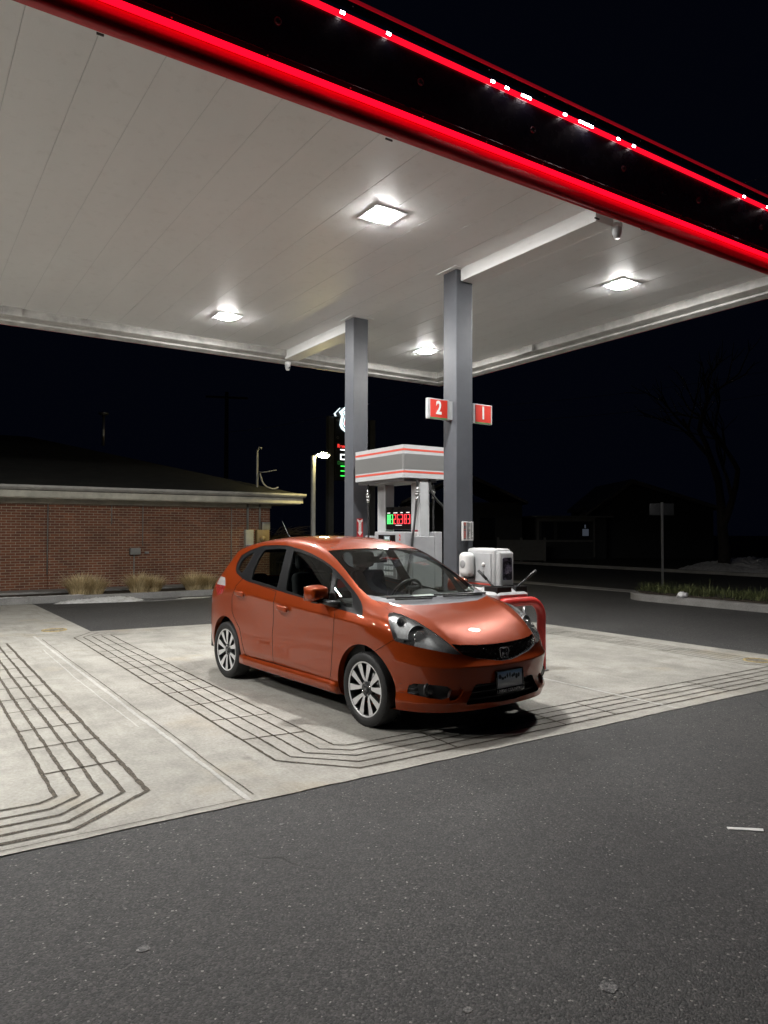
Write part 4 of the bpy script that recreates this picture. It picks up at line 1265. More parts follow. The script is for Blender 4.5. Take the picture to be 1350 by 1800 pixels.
# things fixed to the posts
def number_sign(x0, x1, y, z0, z1, digit, label):
    t = thing('number_sign', label, 'sign', ((x0+x1)/2, y, (z0+z1)/2)); w, h = (x1-x0)/2, (z1-z0)/2
    b = MB(); b.box(-w, w, -.022, .022, -h, h); b.build('frame', M['light_grey'], t, bevel=.003)
    b = MB(); b.box(-w+.035, w-.02, -.025, -.0225, -h+.018, h-.012); b.build('face', mat('sign_red', (.62, .045, .03), .4), t)
    b = MB(); b.box(-w+.03, w-.02, -.0252, -.0225, -h+.002, -h+.016); b.build('green_strip', mat('sign_green', (.10, .26, .10), .4), t)
    b = MB(); add_text(b, digit, .205, (0.005, -.0262, .006), (1, 0, 0), (0, 0, 1), sx=.80, bold=.006, depth=.001); b.build('digit', M['white_paint'], t)
    b = MB(); s_ = 1 if digit == '2' else -1
    b.box(min(s_*w, s_*(w+.06)), max(s_*w, s_*(w+.06)), -.018, .09, -h+.01, h-.01); b.build('bracket', M['light_grey'], t)
number_sign(4.895, 5.19, 6.50, 2.845, 3.075, '2', 'red sign with a white number 2 on the left of the near post')
number_sign(5.555, 5.85, 6.50, 2.845, 3.075, '1', 'red sign with a white number 1 on the right of the near post')
t = thing('leaflet_holder', 'clear holder with printed leaflets on the near grey post', 'leaflets', (5.385, 6.40, 1.585))
b = MB(); b.box(-.075, .075, -.035, .0, -.11, .105); b.build('holder', M['white_paint'], t, bevel=.004)
r3 = random.Random(8); b = MB()
M['print_dark'] = mat('print_ink', (.08, .08, .09), .6); M['print_red'] = mat('print_red', (.45, .10, .08), .6); M['print_blue'] = mat('print_blue', (.10, .13, .28), .6)
for i in range(16):
    zz = .095-.012*i
    b.box(-.068, -.035, -.0365, -.0355, zz-.009, zz, r3.choice((1, 1, 2, 0))); b.box(-.020+.0, r3.uniform(.0, .03), -.0365, -.0355, zz-.005, zz, 0); b.box(.036, r3.uniform(.05, .068), -.0365, -.0355, zz-.005, zz, 0)
b.build('print', [M['print_dark'], M['print_red'], M['print_blue']], t)
t = thing('extinguisher_sign', 'red sign with a white down arrow on the far grey post', 'sign', (5.355, 8.66, 1.627))
b = MB(); b.box(-.05, .05, -.004, 0, -.14, .13); b.build('plate', mat('safety_red', (.48, .02, .025), .45), t)
b = MB(); b.prism([(-.020, -.055), (-.040, -.055), (0, -.112), (.040, -.055), (.020, -.055), (.020, .072), (.042, .095), (.042, .122), (0, .098), (-.042, .122), (-.042, .095), (-.020, .072)], -.0055, -.004, 'y'); b.build('arrow', M['white_paint'], t)
b = MB(); add_text(b, 'EXTINGUISHER', .017, (0, -.0062, .006), (0, 0, -1), (1, 0, 0), depth=.0004, sx=.95); add_text(b, 'FIRE', .020, (0, -.0062, .082), (1, 0, 0), (0, 0, 1), depth=.0004); b.build('lettering', M['print_dark'], t)

# ================================================================== FUEL DISPENSER
disp = thing('fuel_dispenser', 'grey fuel dispenser with striped top and red price digits between the posts', 'fuel pump', (0, 0, .15))
def D(mb, name, m, parent=disp, **k):
    o = mb.build(name, m, parent, **k); o.location = (0, 0, -.15); return o
M['disp_grey'] = worn_paint('dispenser_grey', (0.34, 0.345, 0.36), .38, var=.07)
M['disp_dark'] = worn_paint('dispenser_dark', (0.11, 0.11, 0.118), .35, var=.1)
M['brushed'] = mat('brushed_band', (0.25, 0.25, 0.245), .34, .4)
b = MB(); b.box(5.14, 5.66, 7.22, 8.36, .15, .34); D(b, 'plinth', M['disp_dark'], bevel=.01)
b = MB(); b.box(5.24, 5.58, 7.24, 8.34, .34, 1.52); D(b, 'cabinet', M['disp_grey'], bevel=.012)
for x0, x1 in ((5.12, 5.24), (5.58, 5.70)):
    b = MB(); b.box(x0, x1, 7.24, 7.92, .88, 1.575); D(b, 'control_panel', M['disp_grey'], bevel=.012)
b = MB(); b.box(5.113, 5.122, 7.44, 7.82, 1.40, 1.535); sc1 = D(b, 'screen', M['gloss_black'], bevel=.004)
b = MB(); b.box(5.108, 5.112, 7.55, 7.68, 1.425, 1.52); b.build('readout', mat('lcd', (.16, .19, .20), .3, emit=(.5, .6, .65), estr=.12), sc1)
b = MB()
for z in (1.495, 1.445):
    for i in range(3):
        b.box(5.105, 5.1075, 7.57+.03*i, 7.588+.03*i, z-.014, z+.014)
b.build('digit', mat('lcd_digit', (.5, .55, .56), .4, emit=(.8, .9, .95), estr=.25), sc1)
b = MB(); add_text(b, '2', .10, (5.1185, 7.345, 1.50), (0, -1, 0), (0, 0, 1), sx=.8, bold=.003); D(b, 'number', mat('num_red', (.55, .04, .04), .4))
b = MB(); b.box(5.116, 5.121, 7.31, 7.37, 1.36, 1.42); D(b, 'sticker', M['white_paint'])
b = MB(); b.box(5.108, 5.12, 7.42, 7.84, .98, 1.30); kp = D(b, 'keypad', M['disp_dark'], bevel=.004)
b = MB()
for i in range(4):
    for j in range(3): b.box(5.100, 5.108, 7.47+.055*i, 7.505+.055*i, 1.03+.07*j, 1.075+.07*j)
b.build('button', M['light_grey'], kp)
for y0 in (7.30, 8.08):
    b = MB(); b.box(5.395, 5.54, y0, y0+.19, 1.52, 2.26); D(b, 'upright', M['light_grey'], bevel=.006)
b = MB(); b.box(5.40, 5.53, 7.50, 8.07, 1.60, 1.90); pdisp = D(b, 'price_display', M['gloss_black'], bevel=.004)
M['digit_red'] = emit_mat('digit_red', (1.0, .05, .06), 2.6); M['digit_green'] = emit_mat('digit_green', (.12, 1.0, .22), 2.2)
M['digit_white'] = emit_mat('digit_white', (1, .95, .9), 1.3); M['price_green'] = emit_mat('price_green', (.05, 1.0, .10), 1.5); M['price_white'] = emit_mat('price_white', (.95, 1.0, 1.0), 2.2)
SEG = {'0': 'abcdef', '1': 'bc', '2': 'abged', '3': 'abgcd', '4': 'fgbc', '5': 'afgcd', '6': 'afgedc', '7': 'abc', '8': 'abcdefg', '9': 'abcdfg'}
def seven(mb, ch, org, xd, w, h, t_, out, mi=0):
    """seven-segment figure: lower-left corner org, widthwise xd, thickness t_ of the bars, raised along out"""
    o, xd, zd, out = Vector(org), Vector(xd), Vector((0, 0, 1)), Vector(out)
    bars = {'a': (0, w, h-t_, h), 'g': (0, w, h/2-t_/2, h/2+t_/2), 'd': (0, w, 0, t_), 'f': (0, t_, h/2, h), 'e': (0, t_, 0, h/2), 'b': (w-t_, w, h/2, h), 'c': (w-t_, w, 0, h/2)}
    for s_ in SEG[ch]:
        x0, x1, z0, z1 = bars[s_]; g_ = t_*.12
        c = [o+xd*(x0+g_)+zd*(z0+g_), o+xd*(x1-g_)+zd*(z0+g_), o+xd*(x1-g_)+zd*(z1-g_), o+xd*(x0+g_)+zd*(z1-g_)]
        mb.add(c+[p+out for p in c], [(0, 1, 2, 3), (4, 7, 6, 5), (0, 4, 5, 1), (1, 5, 6, 2), (2, 6, 7, 3), (3, 7, 4, 0)], mi)
b = MB()
for i, ch in enumerate('883'):
    seven(b, ch, (5.399, 8.035-.048*i, 1.675), (0, -1, 0), .034, .125, .009, (-.003, 0, 0), 0)
b.build('green_digit', M['digit_green'], pdisp)
b = MB()
for i, ch in enumerate('26383'):
    seven(b, ch, (5.399, 7.885-.079*i, 1.675), (0, -1, 0), .052, .125, .011, (-.003, 0, 0), 0)
b.build('red_digit', M['digit_red'], pdisp)
b = MB()
for y0, y1 in ((7.97, 8.03), (7.80, 7.89), (7.68, 7.73), (7.53, 7.60)): b.box(5.396, 5.399, y0, y1, 1.815, 1.826)
b.box(5.396, 5.399, 7.70, 7.84, 1.655, 1.662); b.build('caption', M['digit_white'], pdisp)
b = MB(); b.box(5.415, 5.52, 8.062, 8.072, 1.62, 1.79); b.build('green_glow_strip', M['price_green'], pdisp)  # emissive strip added for the display's green glow on the rear upright
HX0, HX1, HY0, HY1 = 5.12, 5.80, 7.27, 8.42
hp = rounded_rect(HX0, HX1, HY0, HY1, .035, 4)
def band(z0, z1, grow): return [(x+(grow if x > 5.41 else -grow), y+(grow if y > 7.8 else -grow)) for x, y in hp]
b = MB(); b.prism(hp, 2.24, 2.645, 'z', smooth=False)
hd_ = D(b, 'header', M['light_grey'])
for z0, z1, m_ in ((2.345, 2.535, M['brushed']),):
    b = MB(); b.prism(band(0, 0, .002), z0, z1, 'z'); b.build('dark_band', m_, hd_)
M['stripe'] = mat('stripe_red', (.60, .09, .06), .4)
for z0 in (2.300, 2.572):
    b = MB(); b.prism(band(0, 0, .002), z0, z0+.025, 'z'); b.build('stripe', M['stripe'], hd_)
b = MB(); b.box(5.16, 5.66, 7.31, 8.38, 2.20, 2.243); b.build('header_soffit', M['steel'], hd_)
def hose(pts, name='hose', fit=True):
    # smooth path
    P = chaikin(pts, 3, closed=False)
    b = MB(); b.tube(P, .014, 8); h_ = D(b, name, M['rubber'])
    if fit:
        i0 = max(2, int(len(P)*.16)); a, c = Vector(P[i0]), Vector(P[min(i0+6, len(P)-1)]); dd = (c-a).normalized()
        b = MB(); b.tube([a, a+dd*.05], .019, 10); b.tube([a+dd*.055, a+dd*.075], .03, 12); b.tube([a+dd*.085, a+dd*.105], .03, 12); b.tube([a+dd*.05, a+dd*.115], .022, 10); b.tube([a+dd*.12, a+dd*.17], .02, 10)
        b.build('breakaway', M['steel'], h_)
    return h_
hose([(5.34, 7.285, 2.23), (5.335, 7.28, 2.05), (5.29, 7.26, 1.75), (5.22, 7.22, 1.45), (5.14, 7.20, 1.1), (5.09, 7.22, .8), (5.10, 7.26, 1.05)])
hose([(5.20, 8.20, 2.23), (5.20, 8.20, 2.0), (5.195, 8.18, 1.6), (5.17, 8.15, 1.2), (5.12, 8.1, .8), (5.10, 8.0, 1.0)])
hose([(5.54, 7.30, 2.23), (5.545, 7.29, 2.10), (5.60, 7.24, 1.98), (5.74, 7.22, 1.86), (5.85, 7.3, 1.6), (5.80, 7.4, 1.1)], fit=False)
hose([(5.68, 7.42, 2.23), (5.68, 7.40, 2.05), (5.66, 7.38, 1.7), (5.66, 7.36, 1.2), (5.68, 7.36, .8)])
for (x, y, s_) in ((5.10, 7.30, -1), (5.10, 8.02, -1), (5.72, 7.38, 1)):
    b = MB(); b.box(x-.03, x+.03, y-.05, y+.05, .92, 1.02, bev=.012); b.tube([(x+s_*.02, y, .98), (x+s_*.03, y, 1.08), (x+s_*.01, y, 1.20)], [.022, .018, .012], 8); b.tube([(x, y, .94), (x+s_*.03, y-.03, .85), (x+s_*.02, y-.05, .80)], .012, 6)
    D(b, 'nozzle', M['black_plastic'])
b = MB(); b.box(5.388, 5.395, 7.335, 7.455, 1.16, 1.60); plc = D(b, 'instruction_card', M['white_paint'])
b = MB(); r4 = random.Random(2)
for i in range(24):
    zz = 1.55-.016*i
    b.box(5.386, 5.388, 7.345, 7.345+r4.uniform(.03, .10), zz-.006, zz)
b.build('print', M['print_dark'], plc)
b = MB(); b.box(5.385, 5.388, 7.335, 7.455, 1.575, 1.60); b.build('red_heading', mat('head_red', (.3, .03, .05), .5), plc)
b = MB(); b.box(5.60, 5.62, 7.55, 7.85, 1.72, 1.88); fr_ = D(b, 'card_frame', M['black_plastic'], bevel=.004)
b = MB(); b.box(5.594, 5.600, 7.58, 7.82, 1.76, 1.84); b.build('card', M['grey_plastic'], fr_)

# ================================================================== FORECOURT FURNITURE
M['guard_red'] = worn_paint('guard_red', (0.52, 0.03, 0.024), .42, var=.18, scale=8)
t = thing('guard_rail', 'red bent steel hoop guarding the end of the pump island', 'guard rail', (5.775, 5.97, 0))
arc = []
for i in range(11):
    a = R(180-18*i*.5); arc.append((-.36+.19+.19*math.cos(a), 0, .605+.19*math.sin(a)))
arc2 = [(-p[0], 0, p[2]) for p in arc[::-1]]
b = MB(); b.tube([(-.36, 0, 0), (-.36, 0, .4)] + arc + arc2 + [(.36, 0, .4), (.36, 0, 0)], .051, 18); b.build('hoop', M['guard_red'], t)
for s_ in (-1, 1):
    b = MB(); b.lathe([(.0, .012), (.062, .012), (.085, .004), (.085, .0)], 20, 'z', (s_*.36, 0, 0)); b.build('base_collar', M['kerb'], t)

st = thing('washing_station', 'grey windscreen washing station with towel cabinet over a bin by the near post', 'washing station', (5.38, 5.78, .15))
def S(mb, name, m, parent=st, **k):
    o = mb.build(name, m, parent, **k)
    if parent is st: o.location = (-5.38, -5.78, -.15)
    return o
M['station'] = worn_paint('station_grey', (0.46, 0.465, 0.47), .45, var=.08, bump=.15)
b = MB(); b.box(5.305, 5.55, 5.84, 6.30, .98, 1.395, bev=.035, seg=3); S(b, 'cabinet', M['station'])
b = MB(); b.box(5.325, 5.535, 5.78, 5.86, .96, 1.365, bev=.03, seg=3); fp = S(b, 'front_column', M['station'])
def poster():
    m = mat('poster', (.1, .1, .12), .25)
    n = NT(m); v = n.coord(); f = n.noise(v, 9, 5, .7, 1.5)
    n.color(n.ramp(f, [(.35, (.012, .012, .016)), (.52, (.06, .055, .075)), (.60, (.22, .20, .30)), (.72, (.5, .5, .55)), (.8, (.04, .04, .05))]))
    return m
b = MB(); b.prism([(x, z) for x, z in [(a+5.43, c+1.18) for a, c in rrect(.066, .12, .02)]], 5.774, 5.7795, 'y'); S(b, 'poster', poster())
b = MB(); b.box(5.293, 5.307, 5.89, 6.24, 1.03, 1.345); dr_ = S(b, 'cabinet_door', M['light_grey'], bevel=.004)
b = MB(); b.lathe([(.022, 0), (.022, -.012), (.012, -.02), (0, -.021)], 16, 'x', (5.293, 6.0, 1.22)); b.build('knob', M['white_plastic'], dr_)
b = MB(); b.box(5.287, 5.293, 5.995, 6.005, 1.08, 1.15); b.lathe([(.012, 0), (.010, -.012), (0, -.014)], 12, 'x', (5.293, 5.92, 1.06)); b.build('lock', M['steel'], dr_)
b = MB(); b.box(5.297, 5.306, 5.87, 6.26, 1.000, 1.016); S(b, 'red_stripe', M['stripe'])
# towel dispenser: white moulded front on the long face
b = MB(); bm = bmesh.new(); bmesh.ops.create_cube(bm, size=1.0)
for v_ in bm.verts: v_.co = Vector((v_.co.x*.12, v_.co.y*.185, v_.co.z*.27))
bmesh.ops.bevel(bm, geom=bm.edges[:], offset=.055, segments=5, profile=.5, affect='EDGES')
b.bm(bm, 0, True, Matrix.Translation((5.235, 6.215, 1.215)))
b.box(5.19, 5.30, 6.25, 6.30, 1.01, 1.14, bev=.02); td = S(b, 'towel_dispenser', M['white_plastic'])
b = MB(); b.lathe([(.045, 0), (.043, -.006), (.03, -.008), (0, -.008)], 20, 'x', (5.177, 6.215, 1.22)); b.build('window', M['grey_plastic'], td)
b = MB(); b.box(5.20, 5.29, 6.15, 6.24, 1.06, 1.085, bev=.01); b.build('towel_slot', M['black_plastic'], td)
# bin body with a sloped shoulder and two water wells
bp = rounded_rect(5.08, 5.55, 5.56, 6.28, .06, 5)
def loft(mb, polys, zs, cap=(True, True)):
    n_ = len(polys[0]); v = [(x, y, z) for p, z in zip(polys, zs) for x, y in p]
    f = [(i*n_+j, i*n_+(j+1) % n_, (i+1)*n_+(j+1) % n_, (i+1)*n_+j) for i in range(len(zs)-1) for j in range(n_)]
    if cap[0]: f.append(tuple(range(n_-1, -1, -1)))
    if cap[1]: f.append(tuple((len(zs)-1)*n_+j for j in range(n_)))
    mb.add(v, f, 0, False)
b = MB(); loft(b, [rounded_rect(5.12, 5.51, 5.60, 6.24, .06, 5), rounded_rect(5.10, 5.53, 5.58, 6.26, .06, 5), bp, bp, rounded_rect(5.10, 5.53, 5.58, 6.26, .06, 5), rounded_rect(5.16, 5.47, 5.65, 6.2, .06, 5)], [.15, .86, .88, .925, .95, .985]); S(b, 'bin', M['station'], bevel=.006)
for x0, x1 in ((5.11, 5.31), (5.37, 5.53)):
    b = MB(); 
    for xa, xb, ya, yb in ((x0, x1, 5.585, 5.605), (x0, x1, 5.765, 5.785), (x0, x0+.02, 5.605, 5.765), (x1-.02, x1, 5.605, 5.765)): b.box(xa, xb, ya, yb, .93, 1.005)
    b.box(x0+.02, x1-.02, 5.605, 5.765, .93, .975)
    S(b, 'water_well', M['black_plastic'])
b = MB(); b.box(5.12, 5.28, 5.85, 6.22, .93, .985, bev=.02); S(b, 'tray', M['white_plastic'])
def squeegee(p0, p1, label):
    t = thing('squeegee', label, 'squeegee', p0)
    d = Vector(p1)-Vector(p0)
    b = MB(); b.tube([(0, 0, 0), d*.55], .011, 8); b.tube([d*.55, d], .016, 8); b.build('handle', M['black_plastic'], t)
    b = MB(); b.box(-.08, .08, -.015, .015, -.035, .005, bev=.004); b.build('head', M['rubber'], t)
squeegee((5.21, 5.70, .965), tuple(at_y(841, 1003, 5.95)), 'black squeegee leaning left out of the washing station')
squeegee((5.44, 5.69, .965), tuple(at_y(942, 1003, 5.64)), 'black squeegee leaning right out of the washing station')

# everything on the island was first paced out 8 % short: move and size it along the true scale of the canopy
KI = 1.08
for o in list(COL.objects):
    if o.parent is None and o.name.split('.')[0] in ('fuel_canopy', 'canopy_light', 'security_camera', 'number_sign', 'leaflet_holder', 'extinguisher_sign', 'fuel_dispenser', 'washing_station', 'squeegee'):
        o.location = tuple(_C + (np.array(o.location)-_C)*KI)
        o.scale = (KI, KI, KI)
# ================================================================== BRICK BUILDING AND ITS PLANTING
g = MB(); g.box(-14, 10.6, 17.42, 17.57, -.1, .13); tag(g.build('kerb', M['kerb'], bevel=.015), kind='structure')
g = MB(); g.box(-14, 10.6, 17.575, 18.70, -.1, .105); tag(g.build('soil_bed', M['soil']), kind='structure')
g = MB(); g.box(-14, 10.9, 18.70, 19.48, -.1, .15); tag(g.build('walkway', M['kerb'], bevel=.01), kind='structure')
def brick_mat():
    m = mat('brick', (.14, .05, .035), .85)
    n = NT(m); tc = n.n('ShaderNodeTexCoord'); sp = n.n('ShaderNodeSeparateXYZ'); n.link(tc.outputs['Object'], sp.inputs[0])
    u = n.math('ADD', sp.outputs['X'], sp.outputs['Y']); cb_ = n.n('ShaderNodeCombineXYZ'); n.link(u, cb_.inputs[0]); n.link(sp.outputs['Z'], cb_.inputs[1])
    br = n.n('ShaderNodeTexBrick'); n.link(cb_.outputs[0], br.inputs['Vector'])
    br.inputs['Scale'].default_value = 1.0; br.inputs['Brick Width'].default_value = .208; br.inputs['Row Height'].default_value = .0655
    br.inputs['Mortar Size'].default_value = .0062; br.inputs['Mortar Smooth'].default_value = .15; br.inputs['Bias'].default_value = 0.0
    br.inputs['Color1'].default_value = (.22, .078, .036, 1); br.inputs['Color2'].default_value = (.14, .048, .027, 1); br.inputs['Mortar'].default_value = (.37, .325, .245, 1)
    v = n.coord(); f = n.noise(v, 1.2, 5, .65); f2 = n.noise(v, 50, 3, .7)
    c = n.mix(1.0, br.outputs['Color'], n.ramp(f, [(.3, .72), (.7, 1.12)]), 'MULTIPLY')
    n.color(n.mix(1.0, c, n.ramp(f2, [(.3, .75), (.7, 1.15)]), 'MULTIPLY'))
    n.bump(n.math('SUBTRACT', n.math('MULTIPLY', f2, .25), br.outputs['Fac']), .6, .008)
    return m
bl_ = thing('brick_building', 'long low red brick building with dark shingle roof and pale gutter', 'building', (-2, 19.5, .1))
def B(mb, name, m, parent=bl_, **k):
    o = mb.build(name, m, parent, **k)
    if parent is bl_: o.location = (2, -19.5, -.1)
    return o
M['brick'] = brick_mat()
b = MB(); b.box(-14, 8.98, 19.5, 31.0, 0.0, 2.36); B(b, 'wall', M['brick'])
b = MB(); b.box(3.68-.62, 3.68, 19.47, 19.505, .0, 2.30); B(b, 'pilaster', M['brick'])
M['fascia_w'] = worn_paint('fascia_cream', (0.50, 0.48, 0.40), .55, var=.18, scale=3)
M['gut_w'] = worn_paint('gutter_metal', (0.40, 0.39, 0.36), .4, var=.2, scale=3)
b = MB(); b.box(-14.8, 9.70, 18.95, 31.6, 2.36, 2.392); b.box(-14, 9.0, 19.44, 19.5, 2.25, 2.36); B(b, 'soffit', M['fascia_w'])
b = MB(); b.box(-14.8, 9.72, 18.90, 18.948, 2.385, 2.535); b.box(9.705, 9.75, 18.90, 31.6, 2.385, 2.535); B(b, 'fascia_board', M['fascia_w'])
gp = [(18.89, 2.545), (18.84, 2.545), (18.80, 2.575), (18.775, 2.61), (18.775, 2.655), (18.79, 2.66), (18.80, 2.64), (18.89, 2.64)]
b = MB(); b.prism(gp, -14.9, 9.80, 'x'); B(b, 'gutter', M['gut_w'], fixn=True)
def shingle():
    m = mat('shingle', (.06, .06, .05), .9)
    n = NT(m); tc = n.n('ShaderNodeTexCoord'); sp = n.n('ShaderNodeSeparateXYZ'); n.link(tc.outputs['Object'], sp.inputs[0])
    cb_ = n.n('ShaderNodeCombineXYZ'); n.link(n.math('ADD', sp.outputs['X'], 0), cb_.inputs[0]); n.link(n.math('MULTIPLY', sp.outputs['Z'], 2.2), cb_.inputs[1])
    br = n.n('ShaderNodeTexBrick'); n.link(cb_.outputs[0], br.inputs['Vector']); br.inputs['Scale'].default_value = 1; br.inputs['Brick Width'].default_value = .30; br.inputs['Row Height'].default_value = .14
    br.inputs['Mortar Size'].default_value = .006; br.inputs['Color1'].default_value = (.032, .031, .024, 1); br.inputs['Color2'].default_value = (.019, .019, .016, 1); br.inputs['Mortar'].default_value = (.015, .015, .013, 1)
    f = n.noise(n.coord(), 60, 3, .7)
    n.color(n.mix(1.0, br.outputs['Color'], n.ramp(f, [(.3, .7), (.7, 1.25)]), 'MULTIPLY')); n.bump(n.math('SUBTRACT', f, br.outputs['Fac']), .5, .01)
    return m
z0, zr, pch = 2.63, 2.63+6.35*.30, 6.35
rf = MB(); x0, x1, y0, y1 = -14.85, 9.76, 18.82, 31.6; ym = (y0+y1)/2
rf.add([(x0, y0, z0), (x1, y0, z0), (x1, y1, z0), (x0, y1, z0), (x0+6.4, ym, zr), (x1-6.4, ym, zr)], [(0, 1, 5, 4), (1, 2, 5), (2, 3, 4, 5), (3, 0, 4)])
rf.box(x0, x1, y0, y1, z0-.03, z0-.002)
roof = B(rf, 'roof', shingle())
p = at_d(182, 742, 23.0)
b = MB(); b.tube([(p[0], p[1], p[2]-.75), (p[0], p[1], p[2]+.25)], .045, 10); b.lathe([(.09, .22), (.16, .25), (.16, .30), (.05, .33), (0, .33)], 16, 'z', tuple(p)); v_ = b.build('roof_vent', M['steel'], roof)
b = MB(); b.tube([(8.62, 19.6, 2.8), (8.62, 19.6, 3.9), (8.66, 19.55, 4.02), (8.72, 19.5, 3.98)], .035, 8); b.tube(chaikin([(8.66, 19.55, 3.3), (8.75, 19.4, 3.28), (9.05, 19.2, 3.35)], 2, False), .012, 6); b.tube(chaikin([(8.66, 19.5, 3.25), (8.70, 19.35, 2.9), (8.95, 19.2, 2.78), (9.08, 19.15, 2.85)], 2, False), .022, 6); b.build('service_mast', M['grey_plastic'], roof)
M['box_grey'] = worn_paint('meter_grey', (.20, .20, .185), .5, var=.15)
b = MB(); b.box(5.00, 5.27, 19.38, 19.5, .96, 1.14, bev=.015); B(b, 'wall_box', M['box_grey'])
b = MB(); b.box(5.40, 5.50, 19.44, 19.5, .98, 1.04, bev=.01); B(b, 'wall_box', M['box_grey'])
for x, y, za, zb, r_ in ((5.12, 19.47, .15, .96, .016), (5.34, 19.48, 1.2, 2.3, .011), (4.55, 19.48, 1.75, 2.3, .012), (3.04, 19.46, .5, 2.3, .012), (7.80, 19.48, .15, 2.3, .014), (8.27, 19.44, 1.6, 2.36, .035), (8.64, 19.44, 1.6, 2.36, .03)):
    b = MB(); b.tube([(x, y, za), (x, y, zb)], r_, 8); B(b, 'conduit', M['box_grey'])
b = MB(); b.box(8.18, 8.42, 19.36, 19.5, 1.05, 1.62, bev=.01); B(b, 'meter_box', worn_paint('pale_box', (.42, .42, .36), .5))
b = MB(); b.box(8.52, 8.90, 19.34, 19.5, 1.18, 1.62, bev=.01); b.lathe([(.09, -.0), (.085, -.07), (0, -.08)], 20, 'y', (8.68, 19.34, 1.36)); B(b, 'meter_box', worn_paint('brown_box', (.26, .19, .09), .5)); 
b = MB(); b.box(8.70, 8.95, 19.40, 19.5, 1.62, 1.85, bev=.01); B(b, 'wall_box', M['box_grey'])
st_ = MB(); rs_ = random.Random(4)
for i in range(14):
    x = .85+rs_.uniform(0, .28); st_.box(x, x+rs_.uniform(.008, .02), 18.896, 18.899, 2.39+rs_.uniform(0, .05), 2.50)
B(st_, 'rust_streak', mat('rust', (.10, .055, .03), .8))

# blade plants
def blades(mb, n_, r, h, seed, cx=0, cy=0, wb=.006, spread=1.0, lean=.0):
    g_ = random.Random(seed)
    for _ in range(n_):
        a = g_.uniform(0, 2*math.pi); rr_ = r*.45*math.sqrt(g_.random()); x, y = cx+rr_*math.cos(a), cy+rr_*math.sin(a)
        a2 = a+g_.gauss(0, .5); out = spread*r*(.35+.75*g_.random())*(.4+.6*rr_/(r*.45+1e-6)); hh = h*(.6+.5*g_.random())*(1-.25*rr_/(r*.45+1e-6))
        w_ = wb*g_.uniform(.6, 1.3); tx, ty = -math.sin(a2), math.cos(a2); droop = g_.uniform(0, .35)
        pts = []
        for t_ in (0, .35, .7, 1.0):
            o_ = out*t_**1.6; z_ = hh*(t_ - droop*t_**3); k = w_*(1-.8*t_)
            pts += [(x+math.cos(a2)*o_+tx*k+lean*t_*t_, y+math.sin(a2)*o_+ty*k, z_), (x+math.cos(a2)*o_-tx*k+lean*t_*t_, y+math.sin(a2)*o_-ty*k, z_)]
        mb.add(pts, [(0, 1, 3, 2), (2, 3, 5, 4), (4, 5, 7, 6)])
def blade_mat(name, lo, hi, scale=7):
    m = mat(name, lo, .8); n = NT(m); gi = n.n('ShaderNodeNewGeometry')
    n.color(n.ramp(gi.outputs['Random Per Island'], [(0, lo), (1, hi)])); return m
M['dry_grass'] = blade_mat('dry_grass', (.36, .27, .13), (.85, .70, .42))
for i, (x, y, s_, lb) in enumerate([(3.62, 17.95, 1.0, 'dry tan grass clump left of the others against the brick wall'), (4.98, 17.98, .95, 'dry tan grass clump between two others below the wall box'), (6.33, 18.0, .92, 'dry tan grass clump nearest the orange car by the brick wall')]):
    b = MB(); blades(b, 900, .46*s_, .60*s_, i+3, -.12, 0); blades(b, 800, .40*s_, .52*s_, i+13, .22, .05)
    o = b.build('ornamental_grass', M['dry_grass']); o.location = (x, y, .10); tag(o, lb, 'grass clump', 'dry grass clumps by the brick wall')
def snow_patch(name, pts, h, seed, label=None, cells=26):
    xs = [p[0] for p in pts]; ys = [p[1] for p in pts]; g_ = random.Random(seed)
    x0, x1, y0, y1 = min(xs), max(xs), min(ys), max(ys)
    gx, gy = np.meshgrid(np.linspace(x0, x1, cells*2), np.linspace(y0, y1, cells))
    P = np.stack([gx.ravel(), gy.ravel()], 1); s = poly_sd(P, pts)
    mx = max(1e-6, -s.min()); z = np.clip(-s/mx, 0, 1)**.6*h
    rng = np.random.default_rng(seed); z = z*(.55+.45*rng.random(len(z)))*(z > 0)
    ok = s < 0
    v, f, id_ = [], [], {}
    W = cells*2
    for i in range(cells-1):
        for j in range(W-1):
            q_ = [i*W+j, i*W+j+1, (i+1)*W+j+1, (i+1)*W+j]
            if any(ok[k] for k in q_):
                for k in q_:
                    if k not in id_: id_[k] = len(v); v.append((P[k, 0], P[k, 1], z[k]))
                f.append(tuple(id_[k] for k in q_))
    b = MB(); b.add(v, f, 0, True)
    return b.build(name, M['snow'])
o = snow_patch('snow_patch', [(2.8, 17.05), (3.6, 16.85), (4.4, 16.7), (4.7, 16.95), (4.5, 17.38), (3.7, 17.40), (3.1, 17.3)], .12, 3)
o.location = (0, 0, .0); tag(o, 'thin white snow patch on the asphalt along the kerb', 'snow')
o = snow_patch('snow_patch', [(1.2, 17.6), (2.6, 17.5), (3.6, 17.56), (3.5, 17.75), (2.6, 17.70), (1.4, 17.85)], .03, 5)
o.location = (0, 0, .12); tag(o, 'narrow white strip of snow on top of the kerb at left', 'snow')
o = snow_patch('snow_patch', [(5.35, 16.8), (6.0, 16.75), (6.3, 16.95), (5.6, 17.05)], .02, 8)
tag(o, 'small faint snow patch on the asphalt behind the orange car', 'snow')
t = thing('drain_grate', 'dark slatted drain grate in the asphalt beside the snow patch', 'drain', (5.0, 16.95, 0))
b = MB()
for i in range(14): b.box(-.5+.075*i, -.46+.075*i, -.22, .22, -.005, .004)
b.build('slat', M['disp_dark'], t)
b = MB(); b.box(-.54, .56, -.26, -.22, -.005, .006); b.box(-.54, .56, .22, .26, -.005, .006); b.build('frame', M['kerb'], t)

